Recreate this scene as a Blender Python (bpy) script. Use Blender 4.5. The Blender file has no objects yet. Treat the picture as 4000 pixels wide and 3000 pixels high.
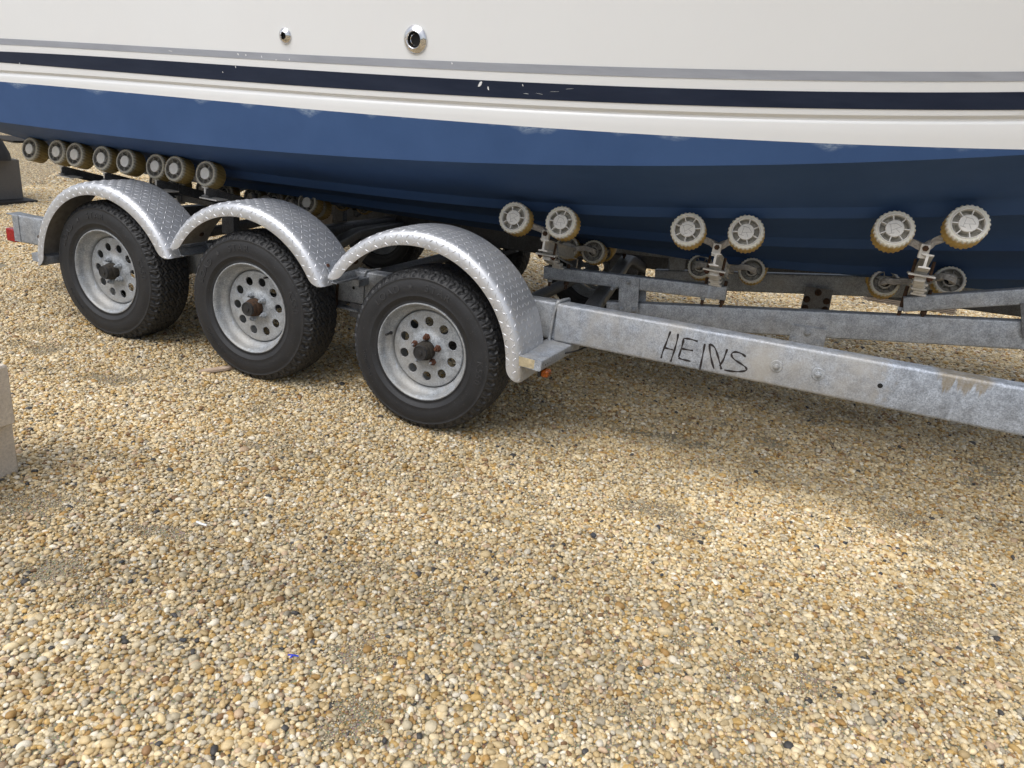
import bpy, bmesh, math, random
import numpy as np
from mathutils import Vector, Matrix
from mathutils.geometry import delaunay_2d_cdt
random.seed(7); rng = np.random.default_rng(11)
PI = math.pi; R_ = math.radians
S = bpy.context.scene
COL = S.collection

# ------------------------------------------------------------------ camera
CAM = Vector((1.343, -2.4732, 1.2859)); YAW, PIT, ROL, FPX = -0.3591, 0.3545, 0.1235, 2780.2
_F = Vector((math.sin(YAW)*math.cos(PIT), math.cos(YAW)*math.cos(PIT), -math.sin(PIT)))
_R0 = Vector((math.cos(YAW), -math.sin(YAW), 0)); _U0 = _R0.cross(_F)
_R = math.cos(ROL)*_R0 + math.sin(ROL)*_U0
_U = -math.sin(ROL)*_R0 + math.cos(ROL)*_U0
cam = bpy.data.cameras.new('camera'); co = bpy.data.objects.new('camera', cam); COL.objects.link(co)
M = Matrix((( _R.x, _U.x, -_F.x, CAM.x), (_R.y, _U.y, -_F.y, CAM.y), (_R.z, _U.z, -_F.z, CAM.z), (0, 0, 0, 1)))
co.matrix_world = M
cam.sensor_width = 36; cam.lens = 36*FPX/4000; cam.clip_start = .05; cam.clip_end = 2000
cam.dof.use_dof = True; cam.dof.focus_distance = 2.9; cam.dof.aperture_fstop = 13
S.camera = co

# ------------------------------------------------------------------ light
SUN_EL, SUN_AZ = R_(58), R_(203)         # azimuth of the sun, clockwise from +y
w = bpy.data.worlds.new('World'); S.world = w; w.use_nodes = True
nt = w.node_tree; nt.nodes.clear()
sky = nt.nodes.new('ShaderNodeTexSky'); sky.sky_type = 'NISHITA'; sky.sun_disc = False
sky.sun_elevation = SUN_EL; sky.sun_rotation = SUN_AZ; sky.air_density = 1.0; sky.dust_density = 4.0; sky.ozone_density = 1.0
hs = nt.nodes.new('ShaderNodeHueSaturation'); hs.inputs['Saturation'].default_value = .42
bg = nt.nodes.new('ShaderNodeBackground'); bg.inputs['Strength'].default_value = .15
wo = nt.nodes.new('ShaderNodeOutputWorld')
nt.links.new(sky.outputs[0], hs.inputs['Color']); nt.links.new(hs.outputs[0], bg.inputs[0]); nt.links.new(bg.outputs[0], wo.inputs[0])
sl = bpy.data.lights.new('sun', 'SUN'); sl.energy = 1.35; sl.angle = R_(55); sl.color = (1, .985, .965)
so = bpy.data.objects.new('sun', sl); COL.objects.link(so)
sd = Vector((math.sin(SUN_AZ)*math.cos(SUN_EL), math.cos(SUN_AZ)*math.cos(SUN_EL), math.sin(SUN_EL)))
so.rotation_euler = sd.to_track_quat('Z', 'Y').to_euler(); so.location = (0, -3, 8)
S.view_settings.view_transform = 'Standard'; S.view_settings.look = 'None'
S.view_settings.exposure = 0.18; S.view_settings.gamma = 1
S.render.engine = 'CYCLES'
S.cycles.use_denoising = True
S.cycles.max_bounces = 8; S.cycles.diffuse_bounces = 4; S.cycles.glossy_bounces = 4

def ray(u, v):
    return _F + _R*((u-2000)/FPX) - _U*((v-1500)/FPX)
def at(u, v, y=None, z=None):
    """the world point seen at a spot of the survey photograph, at a known depth y or height z"""
    d = ray(u, v); t = (y-CAM.y)/d.y if y is not None else (z-CAM.z)/d.z
    return CAM + d*t

# ------------------------------------------------------------------ object helpers
def link(name, mesh, mat=None, parent=None):
    o = bpy.data.objects.new(name, mesh); COL.objects.link(o)
    if mat is not None and not mesh.materials:
        mesh.materials.append(mat)
    if parent is not None: o.parent = parent
    return o
def empty(name, loc=(0, 0, 0), parent=None):
    o = bpy.data.objects.new(name, None); COL.objects.link(o); o.location = loc; o.empty_display_size = .1
    if parent is not None: o.parent = parent
    return o
def tag(o, label=None, cat=None, group=None, kind=None):
    if label: o['label'] = label
    if cat: o['category'] = cat
    if group: o['group'] = group
    if kind: o['kind'] = kind
    return o

class MB:
    def __init__(s): s.v = []; s.f = []
    def add(s, vs, fs):
        b = len(s.v); s.v += [tuple(p) for p in vs]; s.f += [tuple(b+i for i in f) for f in fs]; return s
    def box(s, c, size, rot=None, bev=.002):
        c = Vector(c); hx, hy, hz = [a/2 for a in size]; b = min(bev, hx*.45, hy*.45, hz*.45)
        rot = rot or Matrix.Identity(3)
        bm = bmesh.new(); bmesh.ops.create_cube(bm, size=1)
        for q in bm.verts: q.co = Vector((q.co.x*2*hx, q.co.y*2*hy, q.co.z*2*hz))
        if b > 1e-5: bmesh.ops.bevel(bm, geom=bm.edges[:], offset=b, segments=1, affect='EDGES')
        bm.verts.index_update()
        s.add([c + rot @ q.co for q in bm.verts], [[q.index for q in f.verts] for f in bm.faces]); bm.free(); return s
    def sweep(s, path, sec, up=Vector((0, 0, 1)), cap=True, scale=None):
        """sec: closed list of (side, up) offsets swept along path"""
        path = [Vector(p) for p in path]; n = len(sec); rings = []
        for i, p in enumerate(path):
            if i == 0: d = path[1]-path[0]
            elif i == len(path)-1: d = path[-1]-path[-2]
            else: d = (path[i+1]-p).normalized()+(p-path[i-1]).normalized()
            d.normalize(); side = d.cross(up)
            if side.length < 1e-4: side = d.cross(Vector((0, 1, 0)))
            side.normalize(); u = side.cross(d).normalized()
            k = 1.0
            if 0 < i < len(path)-1:
                a = (path[i+1]-p).normalized(); k = 1/max(.5, a.dot(d))
            if scale: sc = scale[i]
            else: sc = 1
            # mitre widening applied along the bisector's in-plane direction (approximate)
            rings.append([p + side*(x*k*sc) + u*(y*sc) for x, y in sec])
        vs = [q for r in rings for q in r]; fs = []
        for i in range(len(path)-1):
            for j in range(n):
                a = i*n+j; b = i*n+(j+1) % n
                fs.append((a, b, b+n, a+n))
        if cap: fs += [tuple(range(n))[::-1], tuple(range((len(path)-1)*n, len(path)*n))]
        return s.add(vs, fs)
    def tube(s, path, r, n=12, **k):
        return s.sweep(path, [(r*math.cos(2*PI*i/n), r*math.sin(2*PI*i/n)) for i in range(n)], **k)
    def lathe(s, prof, o=(0, 0, 0), axis=(0, -1, 0), n=48, closed=False, ref=None):
        """prof: (r, a): radius and distance along axis"""
        o = Vector(o); ax = Vector(axis).normalized()
        x = ax.cross(Vector((0, 0, 1)) if abs(ax.z) < .9 else Vector((1, 0, 0))).normalized(); y = ax.cross(x)
        vs = []; m = len(prof)
        for i in range(n):
            c, q = math.cos(2*PI*i/n), math.sin(2*PI*i/n)
            for r, a in prof: vs.append(o + ax*a + x*(r*c) + y*(r*q))
        fs = []
        for i in range(n):
            j = (i+1) % n
            for k in range(m if closed else m-1):
                k2 = (k+1) % m
                fs.append((i*m+k, i*m+k2, j*m+k2, j*m+k))
        return s.add(vs, fs)
    def mesh(s, name, smooth=35):
        me = bpy.data.meshes.new(name); me.from_pydata(s.v, [], s.f)
        bm = bmesh.new(); bm.from_mesh(me); bmesh.ops.remove_doubles(bm, verts=bm.verts, dist=1e-6)
        bmesh.ops.recalc_face_normals(bm, faces=bm.faces); bm.to_mesh(me); bm.free()
        if smooth:
            me.shade_smooth(); me.set_sharp_from_angle(angle=R_(smooth))
        me.update(); return me
    def build(s, name, mat, parent=None, smooth=35):
        me = s.mesh(name, smooth)
        if len(s.v) and isinstance(mat, (list, tuple)):
            for m_ in mat: me.materials.append(m_)
            return link(name, me, None, parent)
        return link(name, me, mat, parent)

def rrect(w, h, r, n=3):
    out = []
    for cx, cy, a0 in ((w/2-r, h/2-r, 0), (-w/2+r, h/2-r, 90), (-w/2+r, -h/2+r, 180), (w/2-r, -h/2+r, 270)):
        for i in range(n+1):
            a = R_(a0+90*i/n); out.append((cx+r*math.cos(a), cy+r*math.sin(a)))
    return out

# ------------------------------------------------------------------ materials
class NT:
    def __init__(s, name):
        s.m = bpy.data.materials.new(name); s.m.use_nodes = True; s.t = s.m.node_tree; s.n = s.t.nodes
        s.b = s.n['Principled BSDF']; s.tc = None
    def node(s, typ, **k):
        x = s.n.new(typ)
        for a, b in k.items(): setattr(x, a, b)
        return x
    def l(s, a, b): s.t.links.new(a, b); return s
    def coord(s, kind='Object'):
        if s.tc is None: s.tc = s.node('ShaderNodeTexCoord')
        return s.tc.outputs[kind]
    def map(s, scale=(1, 1, 1), src=None, loc=(0, 0, 0), rot=(0, 0, 0)):
        x = s.node('ShaderNodeMapping'); x.inputs['Scale'].default_value = scale; x.inputs['Location'].default_value = loc; x.inputs['Rotation'].default_value = rot
        s.l(src or s.coord(), x.inputs[0]); return x.outputs[0]
    def noise(s, scale, detail=5, rough=.6, src=None, dist=0):
        x = s.node('ShaderNodeTexNoise'); x.inputs['Scale'].default_value = scale; x.inputs['Detail'].default_value = detail
        x.inputs['Roughness'].default_value = rough; x.inputs['Distortion'].default_value = dist
        s.l(src or s.coord(), x.inputs['Vector']); return x.outputs[0]
    def voro(s, scale, src=None, out='Color', feature='F1', rnd=1):
        x = s.node('ShaderNodeTexVoronoi', feature=feature); x.inputs['Scale'].default_value = scale; x.inputs['Randomness'].default_value = rnd
        s.l(src or s.coord(), x.inputs['Vector']); return x.outputs[out]
    def ramp(s, src, stops, interp='LINEAR'):
        x = s.node('ShaderNodeValToRGB'); x.color_ramp.interpolation = interp
        e = x.color_ramp.elements
        while len(e) < len(stops): e.new(.5)
        for i, (p, c) in enumerate(stops):
            e[i].position = p; e[i].color = (c, c, c, 1) if isinstance(c, (int, float)) else (*c, 1)
        s.l(src, x.inputs[0]); return x.outputs[0]
    def mix(s, fac, a, b, mode='MIX'):
        x = s.node('ShaderNodeMix', data_type='RGBA', blend_type=mode)
        for i, val in ((0, fac), (6, a), (7, b)):
            if hasattr(val, 'is_linked') or hasattr(val, 'links'): s.l(val, x.inputs[i])
            elif i == 0: x.inputs[0].default_value = val
            else: x.inputs[i].default_value = (*val, 1) if not isinstance(val, (int, float)) else (val, val, val, 1)
        return x.outputs[2]
    def math(s, op, a, b=0, c=None, clamp=False):
        x = s.node('ShaderNodeMath', operation=op, use_clamp=clamp)
        for i, val in enumerate((a, b) if c is None else (a, b, c)):
            if hasattr(val, 'links'): s.l(val, x.inputs[i])
            else: x.inputs[i].default_value = val
        return x.outputs[0]
    def xyz(s, src=None):
        x = s.node('ShaderNodeSeparateXYZ'); s.l(src or s.coord(), x.inputs[0]); return x.outputs
    def bump(s, h, strength=.3, dist=.001):
        x = s.node('ShaderNodeBump'); x.inputs['Strength'].default_value = strength; x.inputs['Distance'].default_value = dist
        s.l(h, x.inputs['Height']); s.l(x.outputs[0], s.b.inputs['Normal']); return s
    def set(s, color=None, rough=None, metal=None, **k):
        for nm, val in (('Base Color', color), ('Roughness', rough), ('Metallic', metal), *k.items()):
            if val is None: continue
            if hasattr(val, 'links'): s.l(val, s.b.inputs[nm])
            elif nm == 'Base Color': s.b.inputs[nm].default_value = (*val, 1)
            else: s.b.inputs[nm].default_value = val
        return s

def galvanised(name, base=(.30, .33, .37), dust=(.50, .46, .40), dusty=.5, dark=1.0, xlim=None, stain=None, metal=.38):
    m = NT(name)
    sp = m.voro(260, out='Color'); spv = m.ramp(sp, [(0, .62), (1, 1.35)])
    big = m.noise(5, 6, .65); mid = m.noise(26, 5, .7)
    c = m.mix(m.ramp(mid, [(.35, 0), (.65, 1)]), tuple(b*.78*dark for b in base), tuple(b*1.25*dark for b in base))
    c = m.mix(.9, c, spv, 'MULTIPLY')
    c = m.mix(.6, c, m.ramp(m.noise(120, 4, .8), [(.3, .7), (.7, 1.3)]), 'MULTIPLY')
    st = m.noise(9, 4, .6, src=m.map((1, 1, .22)))
    f = m.ramp(m.math('ADD', m.math('MULTIPLY', big, .7), m.math('MULTIPLY', st, .3)), [(.54-.20*dusty, 0), (.70-.1*dusty, .75*min(1, dusty*1.6))])
    if xlim:   # the dusty coat stops where a tarpaulin hung
        gx_ = m.math('ADD', m.xyz()[0], m.math('MULTIPLY', m.math('SUBTRACT', mid, .5), .25))
        f = m.math('MULTIPLY', f, m.ramp(m.math('SUBTRACT', gx_, xlim-.5), [(.47, 1), (.53, 0)]))
    c = m.mix(f, c, dust)
    fleck = m.ramp(m.noise(420, 2, .5), [(.66, 0), (.72, .8)])
    c = m.mix(m.math('MULTIPLY', fleck, .5), c, (.62, .64, .68))
    run = m.ramp(m.noise(34, 3, .6, src=m.map((1, 1, .07))), [(.66, 0), (.74, .5)])
    c = m.mix(run, c, (.48, .54, .64))
    if stain:   # resin run: starts at the upper edge and drips down the face
        xa, xb, za, zs_ = stain; q = m.xyz()
        env = m.math('MULTIPLY', m.math('MULTIPLY', m.math('SUBTRACT', q[0], xa), 30, clamp=True), m.math('MULTIPLY', m.math('SUBTRACT', xb, q[0]), 30, clamp=True))
        drip = m.noise(38, 3, .6, src=m.map((1, 0, 0)))
        dep = m.math('MULTIPLY', env, m.math('MULTIPLY', m.math('SUBTRACT', drip, .30, clamp=True), .26))
        top = m.math('ADD', m.math('MULTIPLY', q[0], .047), za)
        fm = m.math('MULTIPLY', m.math('SUBTRACT', dep, m.math('SUBTRACT', top, q[2])), 55, clamp=True)
        fm = m.math('MULTIPLY', m.math('MULTIPLY', fm, env), m.ramp(m.noise(60, 4, .7), [(.3, .45), (.6, .85)]))
        c = m.mix(m.math('MULTIPLY', fm, .8), c, (.22, .165, .075))
    m.set(c, m.ramp(mid, [(.3, .42), (.7, .62)]), m.mix(f, metal, .10))
    m.bump(m.math('ADD', m.math('MULTIPLY', mid, .5), m.noise(300, 2)), .22, .0012)
    return m.m
GALV = galvanised('galvanised steel', base=(.31, .335, .37), dusty=.2)
GALV_DUSTY = galvanised('dusty galvanised steel', base=(.30, .33, .375), dust=(.40, .38, .34), dusty=.6)
GALV_RAIL = galvanised('dusty stained rail steel', base=(.31, .345, .40), dust=(.38, .362, .325), dusty=.72, xlim=1.70, stain=(1.83, 2.02, .583, 0))
GALV_DARK = galvanised('dirty shade-toned galvanised steel', base=(.13, .135, .145), dust=(.2, .18, .15), dusty=.3)  # far and under-hull parts: dirt plus shade put into a darker base colour
GALV_WHEEL = galvanised('galvanised wheel steel', base=(.30, .325, .355), dust=(.36, .34, .30), dusty=.5, metal=.22)

def simple(name, color, rough=.5, metal=0, nscale=40, var=.25, bump=0, **k):
    m = NT(name); nn = m.noise(nscale, 5, .65)
    c = m.mix(m.ramp(nn, [(.3, 0), (.7, 1)]), tuple(a*(1-var) for a in color), tuple(min(1, a*(1+var)) for a in color))
    m.set(c, rough, metal, **k)
    if bump: m.bump(nn, bump, .002)
    return m.m
ALU = simple('weathered aluminium', (.66, .645, .61), .5, .12, 60, .18, .15)
def m_arm():
    m = NT('stained aluminium extrusion')
    st = m.noise(30, 5, .7, dist=1.5)
    c = m.mix(m.ramp(st, [(.42, 0), (.62, 1)]), (.36, .34, .32), (.60, .58, .55))
    m.set(c, .6, .1); m.bump(st, .2, .001); return m.m
ARM = m_arm()
def m_fender():
    m = NT('aluminium tread plate'); n1 = m.noise(14, 5, .6); n2 = m.noise(160, 3, .6)
    c = m.mix(m.ramp(n1, [(.35, 0), (.65, 1)]), (.52, .54, .575), (.585, .60, .63))
    m.set(c, m.math('ADD', m.math('MULTIPLY', n1, .14), .34), .62); m.bump(n2, .12, .0008); return m.m
FENDER = m_fender()
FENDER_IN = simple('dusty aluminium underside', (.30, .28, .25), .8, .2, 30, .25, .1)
def m_rust(name, a=(.10, .035, .015), b=(.28, .10, .04), dk=0.0):
    m = NT(name); n1 = m.noise(90, 6, .7)
    c = m.mix(m.ramp(n1, [(.35, 0), (.65, 1)]), a, b); m.set(c, .85, .1); m.bump(n1, .5, .002); return m.m
RUST = m_rust('rust', (.05, .020, .011), (.125, .048, .024)); RUST_DARK = m_rust('dark greasy rust', (.018, .012, .009), (.09, .045, .022))
HUB_BLACK = m_rust('greasy black hub', (.012, .011, .010), (.05, .042, .033))
BLACK_RUBBER = simple('black rubber', (.018, .018, .019), .6, 0, 50, .3)
DARK_HOLE = simple('dark bore', (.006, .006, .006), .9)
def m_tyre():
    m = NT('weathered tyre rubber'); n1 = m.noise(12, 6, .7); n2 = m.noise(210, 3, .7); x = m.xyz()
    rr = m.math('SQRT', m.math('ADD', m.math('MULTIPLY', x[0], x[0]), m.math('MULTIPLY', x[2], x[2])))
    ring = m.ramp(m.math('ADD', rr, m.math('MULTIPLY', m.math('SUBTRACT', n1, .5), .03)), [(.295, 0), (.325, 1)])
    c = m.mix(m.ramp(n1, [(.3, 0), (.75, 1)]), (.0085, .0095, .012), (.019, .0205, .0245))
    c = m.mix(m.math('MULTIPLY', ring, .28), c, (.054, .056, .059))
    c = m.mix(m.ramp(n2, [(.64, 0), (.72, .55)]), c, (.17, .165, .155))
    m.set(c, m.math('ADD', .42, m.math('MULTIPLY', n1, .25)), 0); m.bump(n2, .25, .001); return m.m
TYRE = m_tyre()
LETTER = simple('worn raised rubber', (.030, .031, .034), .6, 0, 70, .4)
def m_gel():
    m = NT('white gelcoat'); n1 = m.noise(1.6, 4, .5); n2 = m.noise(60, 4, .6, src=m.map((1, 1, .15)))
    c = m.mix(m.ramp(n1, [(.3, 0), (.7, 1)]), (.735, .755, .775), (.75, .775, .80))
    c = m.mix(m.ramp(n2, [(.55, 0), (.95, .06)]), c, (.62, .58, .50))
    m.set(c, .28, 0, **{'Coat Weight': .25, 'Coat Roughness': .12}); m.bump(m.noise(3, 2), .05, .004); return m.m
GEL = m_gel()
def m_blue():
    m = NT('blue antifouling paint'); uv = m.coord('UV'); u = m.xyz(uv)
    n1 = m.noise(3, 6, .65); br = m.noise(60, 5, .7, src=m.map((.12, 1, 1)))
    c = m.mix(m.ramp(n1, [(.3, 0), (.7, 1)]), (.034, .074, .180), (.047, .096, .222))
    c = m.mix(m.math('MULTIPLY', br, .35), c, (.028, .075, .20))
    # rubbed patches hanging just below the waterline: v is the distance below it
    patch = m.noise(4.2, 3, .5, src=m.map((1, 0, 0), src=uv)); fine = m.noise(55, 4, .7, src=m.map((1, 4, 1), src=uv))
    dep = m.math('SUBTRACT', m.math('MULTIPLY', m.math('SUBTRACT', patch, .47), .17), u[1])
    mask = m.math('MULTIPLY', m.math('MULTIPLY', dep, 45, clamp=True), m.ramp(fine, [(.38, .12), (.62, .75)]))
    c = m.mix(mask, c, (.30, .38, .48))
    sp = m.ramp(m.noise(140, 2, .5), [(.78, 0), (.8, .5)])
    c = m.mix(m.math('MULTIPLY', sp, .5), c, (.2, .25, .32))
    m.set(c, .62, 0, **{'Specular IOR Level': .22}); m.bump(br, .12, .001); return m.m
BLUE = m_blue()
def m_stripe(name, col, chip=(.75, .74, .7), rough=.35):
    m = NT(name); n1 = m.noise(9, 5, .6, src=m.map((.5, 1, 3)))
    c = m.mix(m.ramp(n1, [(.35, 0), (.75, .6)]), col, tuple(min(1, a*1.35+.012) for a in col))
    m.set(c, rough, 0, **{'Specular IOR Level': .3}); return m.m
NAVY = m_stripe('navy vinyl stripe', (.006, .013, .034), rough=.45)
GREY = m_stripe('silver grey vinyl stripe', (.29, .31, .355), rough=.45)
CHROME = simple('polished stainless steel', (.72, .72, .73), .07, 1.0, 20, .03)
def m_roller(name='amber polyurethane', ca=(.44, .28, .065), cb=(.62, .44, .15), cw=(.72, .70, .62)):
    m = NT(name); x = m.xyz(); n1 = m.noise(60, 5, .75); n2 = m.noise(24, 4, .6)
    d = m.math('ADD', x[2], m.math('MULTIPLY', m.math('SUBTRACT', n1, .5), .030))
    f = m.ramp(d, [(.018, 0), (.034, 1)])
    c = m.mix(m.ramp(n2, [(.3, 0), (.7, 1)]), ca, cb)
    c = m.mix(f, c, cw)
    m.set(c, .5, 0, **{'Subsurface Weight': .12, 'Subsurface Radius': (.01, .006, .002), 'Subsurface Scale': .4}); m.bump(n1, .15, .001); return m.m
ROLL = m_roller()
ROLL_OLD = m_roller('grimy amber polyurethane', (.22, .15, .045), (.40, .29, .11), (.50, .475, .40))
HUBW = simple('white nylon', (.78, .77, .74), .45, 0, 50, .1)
WELL = simple('grey brown nylon web', (.50, .48, .43), .8, 0, 60, .35)  # floor of the hub recess, a darker tone than the white nylon
INSET = simple('grey moulded letter', (.46, .455, .44), .5, 0, 60, .1)
HUBG = simple('grimy grey nylon', (.27, .26, .24), .7, 0, 60, .3)
LENS_O = simple('orange lens', (.26, .060, .006), .15, 0, 60, .3, **{'Transmission Weight': .15})
LENS_R = simple('red reflector', (.30, .008, .010), .25, 0, 60, .3)
INK = simple('black marker ink', (.015, .012, .014), .45)
def m_conc(name, col):
    m = NT(name); n1 = m.noise(120, 5, .75); n2 = m.noise(9, 4, .6)
    c = m.mix(m.ramp(n1, [(.3, 0), (.7, 1)]), tuple(a*.75 for a in col), tuple(a*1.2 for a in col))
    c = m.mix(m.ramp(n2, [(.45, 0), (.8, .35)]), c, tuple(a*.6 for a in col)); m.set(c, .95); m.bump(n1, .5, .003); return m.m
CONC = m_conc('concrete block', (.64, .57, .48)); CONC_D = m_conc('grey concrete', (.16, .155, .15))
def m_wood(name, a, b):
    m = NT(name); n1 = m.noise(18, 6, .7, src=m.map((1, 12, 12))); c = m.mix(m.ramp(n1, [(.3, 0), (.7, 1)]), a, b)
    m.set(c, .85); m.bump(n1, .4, .002); return m.m
WOOD = m_wood('splintered wood', (.25, .15, .09), (.62, .52, .42)); BOARD = m_wood('grey weathered board', (.09, .07, .05), (.30, .25, .20))
STAIN = simple('tan resin stain', (.30, .24, .13), .7, 0, 60, .3)

PEB = [(0, (0.559, 0.414, 0.210)), (.12, (0.686, 0.534, 0.300)), (.28, (0.731, 0.598, 0.371)), (.44, (0.755, 0.640, 0.429)), (.57, (0.581, 0.502, 0.348)),
       (.67, (0.549, 0.364, 0.134)), (.75, (0.444, 0.266, 0.090)), (.80, (0.820, 0.746, 0.599)), (.87, (0.475, 0.418, 0.312)), (.925, (0.581, 0.423, 0.276)), (.965, (0.265, 0.152, 0.071)), (.988, (0.073, 0.071, 0.070))]
def m_pebble():
    m = NT('river pebble'); a = m.node('ShaderNodeAttribute', attribute_type='INSTANCER', attribute_name='shade')
    b = m.node('ShaderNodeAttribute', attribute_type='INSTANCER', attribute_name='tone')
    c = m.ramp(a.outputs['Fac'], PEB, 'CONSTANT')
    off = m.node('ShaderNodeVectorMath', operation='ADD'); m.l(m.coord(), off.inputs[0])
    cb = m.node('ShaderNodeCombineXYZ'); m.l(m.math('MULTIPLY', a.outputs['Fac'], 97), cb.inputs[0]); m.l(m.math('MULTIPLY', b.outputs['Fac'], 53), cb.inputs[1]); m.l(cb.outputs[0], off.inputs[1])
    n1 = m.noise(2.2, 5, .7, src=off.outputs[0])
    c = m.mix(1, c, m.ramp(n1, [(.25, .72), (.75, 1.14)]), 'MULTIPLY')
    c = m.mix(1, c, m.ramp(b.outputs['Fac'], [(0, .50), (1, 1.22)]), 'MULTIPLY')
    m.set(c, .55, 0, **{'Specular IOR Level': .4}); m.bump(m.noise(7, 4, .7, src=off.outputs[0]), .12, .08); return m.m
PEBBLE = m_pebble()
def m_ground():
    m = NT('gritty sand and pebbles')
    s1 = m.noise(260, 5, .8); s2 = m.noise(3, 5, .6); s3 = m.voro(420)
    sand = m.mix(m.ramp(s1, [(.3, 0), (.7, 1)]), (.155, .135, .092), (.40, .36, .265))
    sand = m.mix(m.ramp(s2, [(.35, 0), (.65, 1)]), sand, m.mix(.5, sand, (.20, .165, .115)))
    sand = m.mix(.30, sand, s3, 'OVERLAY')
    v = m.voro(62); hx = m.xyz(v)
    peb = m.ramp(hx[0], PEB, 'CONSTANT')
    e = m.voro(62, out='Distance')
    peb = m.mix(1, peb, m.ramp(e, [(.30, 1), (.62, .22)]), 'MULTIPLY')
    far = m.node('ShaderNodeAttribute', attribute_name='far')
    c = m.mix(far.outputs['Fac'], sand, peb)
    m.set(c, .92); m.bump(m.math('SUBTRACT', s1, m.math('MULTIPLY', m.math('MULTIPLY', e, far.outputs['Fac']), 3)), .5, .004); return m.m
GROUND = m_ground()

# ------------------------------------------------------------------ ground and gravel
class Noise2:
    def __init__(s, seed, n=256): s.g = np.random.default_rng(seed).random((n, n)); s.n = n
    def __call__(s, x, y):
        xi = np.floor(x).astype(int); yi = np.floor(y).astype(int); fx = x-xi; fy = y-yi
        fx = fx*fx*(3-2*fx); fy = fy*fy*(3-2*fy); n = s.n; g = s.g
        a = g[xi % n, yi % n]; b = g[(xi+1) % n, yi % n]; c = g[xi % n, (yi+1) % n]; d = g[(xi+1) % n, (yi+1) % n]
        return a*(1-fx)*(1-fy)+b*fx*(1-fy)+c*(1-fx)*fy+d*fx*fy
N1, N2, N3 = Noise2(1), Noise2(2), Noise2(3)
def relief(x, y):
    h = (N1(x*1.1, y*1.1)-.5)*.022 + (N2(x*3.3, y*3.3)-.5)*.012 + (N3(x*9, y*9)-.5)*.006
    e = np.clip(1-np.maximum(np.abs(x+1)-9.5, np.abs(y-3)-7.5), 0, 1)
    return h*e
BARE = []
for u_, v_, ra_, rb__ in ((1420, 2560, .10, .07), (1370, 2790, .09, .10), (420, 1480, .22, .10), (130, 1370, .20, .10), (180, 2230, .12, .07), (640, 2080, .14, .05), (330, 2350, .14, .05),
                          (980, 1750, .12, .04), (3000, 1880, .12, .035), (2750, 2060, .10, .03), (2650, 2500, .07, .035), (2900, 2650, .09, .03), (3600, 2150, .12, .04)):
    q_ = at(u_, v_, z=0); BARE.append((q_.x, q_.y, ra_, rb__))
def patches(x, y):
    # bare sandy streaks between the pebbles
    a = R_(25); u = x*math.cos(a)+y*math.sin(a); v = -x*math.sin(a)+y*math.cos(a)
    p = N2(u*1.9+7, v*3.6+3)*.5 + N3(u*6+1, v*10+9)*.5
    out = np.clip((p-.70)/.16, 0, 1)*.7
    wob = (N3(u*9+3, v*14+2)-.5)*.9 + (N2(u*25, v*30)-.5)*.7
    for cx, cy, ra, rb_ in BARE:
        d = np.hypot((u-(cx*math.cos(a)+cy*math.sin(a)))/ra, (v-(-cx*math.sin(a)+cy*math.cos(a)))/rb_)
        out = np.maximum(out, np.clip((.92-d+wob)/.85, 0, 1)*.9)
    return out
gx = np.arange(-11, 9.01, .05); gy = np.arange(-4.5, 10.51, .05)
X, Y = np.meshgrid(gx, gy, indexing='ij'); Z = relief(X, Y)
nx, ny = X.shape
vs = np.stack([X, Y, Z], -1).reshape(-1, 3)
idx = np.arange(nx*ny).reshape(nx, ny)
q = np.stack([idx[:-1, :-1], idx[1:, :-1], idx[1:, 1:], idx[:-1, 1:]], -1).reshape(-1, 4)
x0, x1, y0, y1, B = -11, gx[-1], -4.5, gy[-1], 400
ext = [(-B, -B, 0), (B, -B, 0), (B, B, 0), (-B, B, 0), (x0, y0, 0), (x1, y0, 0), (x1, y1, 0), (x0, y1, 0)]
nb = len(vs); vs = np.vstack([vs, ext])
fx = [(nb+0, nb+1, nb+5, nb+4), (nb+1, nb+2, nb+6, nb+5), (nb+2, nb+3, nb+7, nb+6), (nb+3, nb+0, nb+4, nb+7)]
me = bpy.data.meshes.new('ground'); me.from_pydata(vs.tolist(), [], q.tolist()+fx); me.shade_smooth()
fa = me.attributes.new('far', 'FLOAT', 'POINT')
fv = np.ones(len(vs), dtype=np.float32)
def zone(x, y):   # 1 where loose pebbles are laid one by one
    return (x > -3.9-.9*np.maximum(y, 0)) & (x < 3.9) & (y > -2.6) & (y < 8)
fv[:nb] = np.where(zone(vs[:nb, 0], vs[:nb, 1]) & (vs[:nb, 0] > -9) , 0, 1)
fa.data.foreach_set('value', fv)
tag(link('ground', me, GROUND), kind='structure', label='gritty sand ground of the boat yard under the gravel')

peb_col = bpy.data.collections.new('pebble_shapes')
for k in range(10):
    bm = bmesh.new(); bmesh.ops.create_icosphere(bm, subdivisions=2, radius=.5)
    r1 = np.random.default_rng(100+k); dirs = [(Vector(r1.normal(size=3)).normalized(), r1.uniform(.04, .17) if k < 8 else r1.uniform(.14, .34)) for _ in range(7)]
    ax = Vector((1, r1.uniform(.68, .95), r1.uniform(.45, .7)))
    for v in bm.verts:
        n = v.co.normalized(); s_ = 1.0
        for d, a in dirs:
            s_ -= a*max(0, n.dot(d)-.45)*1.6
        v.co = Vector((n.x*ax.x, n.y*ax.y, n.z*ax.z))*.5*s_
    pm = bpy.data.meshes.new('pebble'); bm.to_mesh(pm); bm.free(); pm.shade_smooth(); (k > 7 and pm.set_sharp_from_angle(angle=R_(22))); pm.materials.append(PEBBLE)
    peb_col.objects.link(bpy.data.objects.new('pebble_shape', pm))

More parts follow.
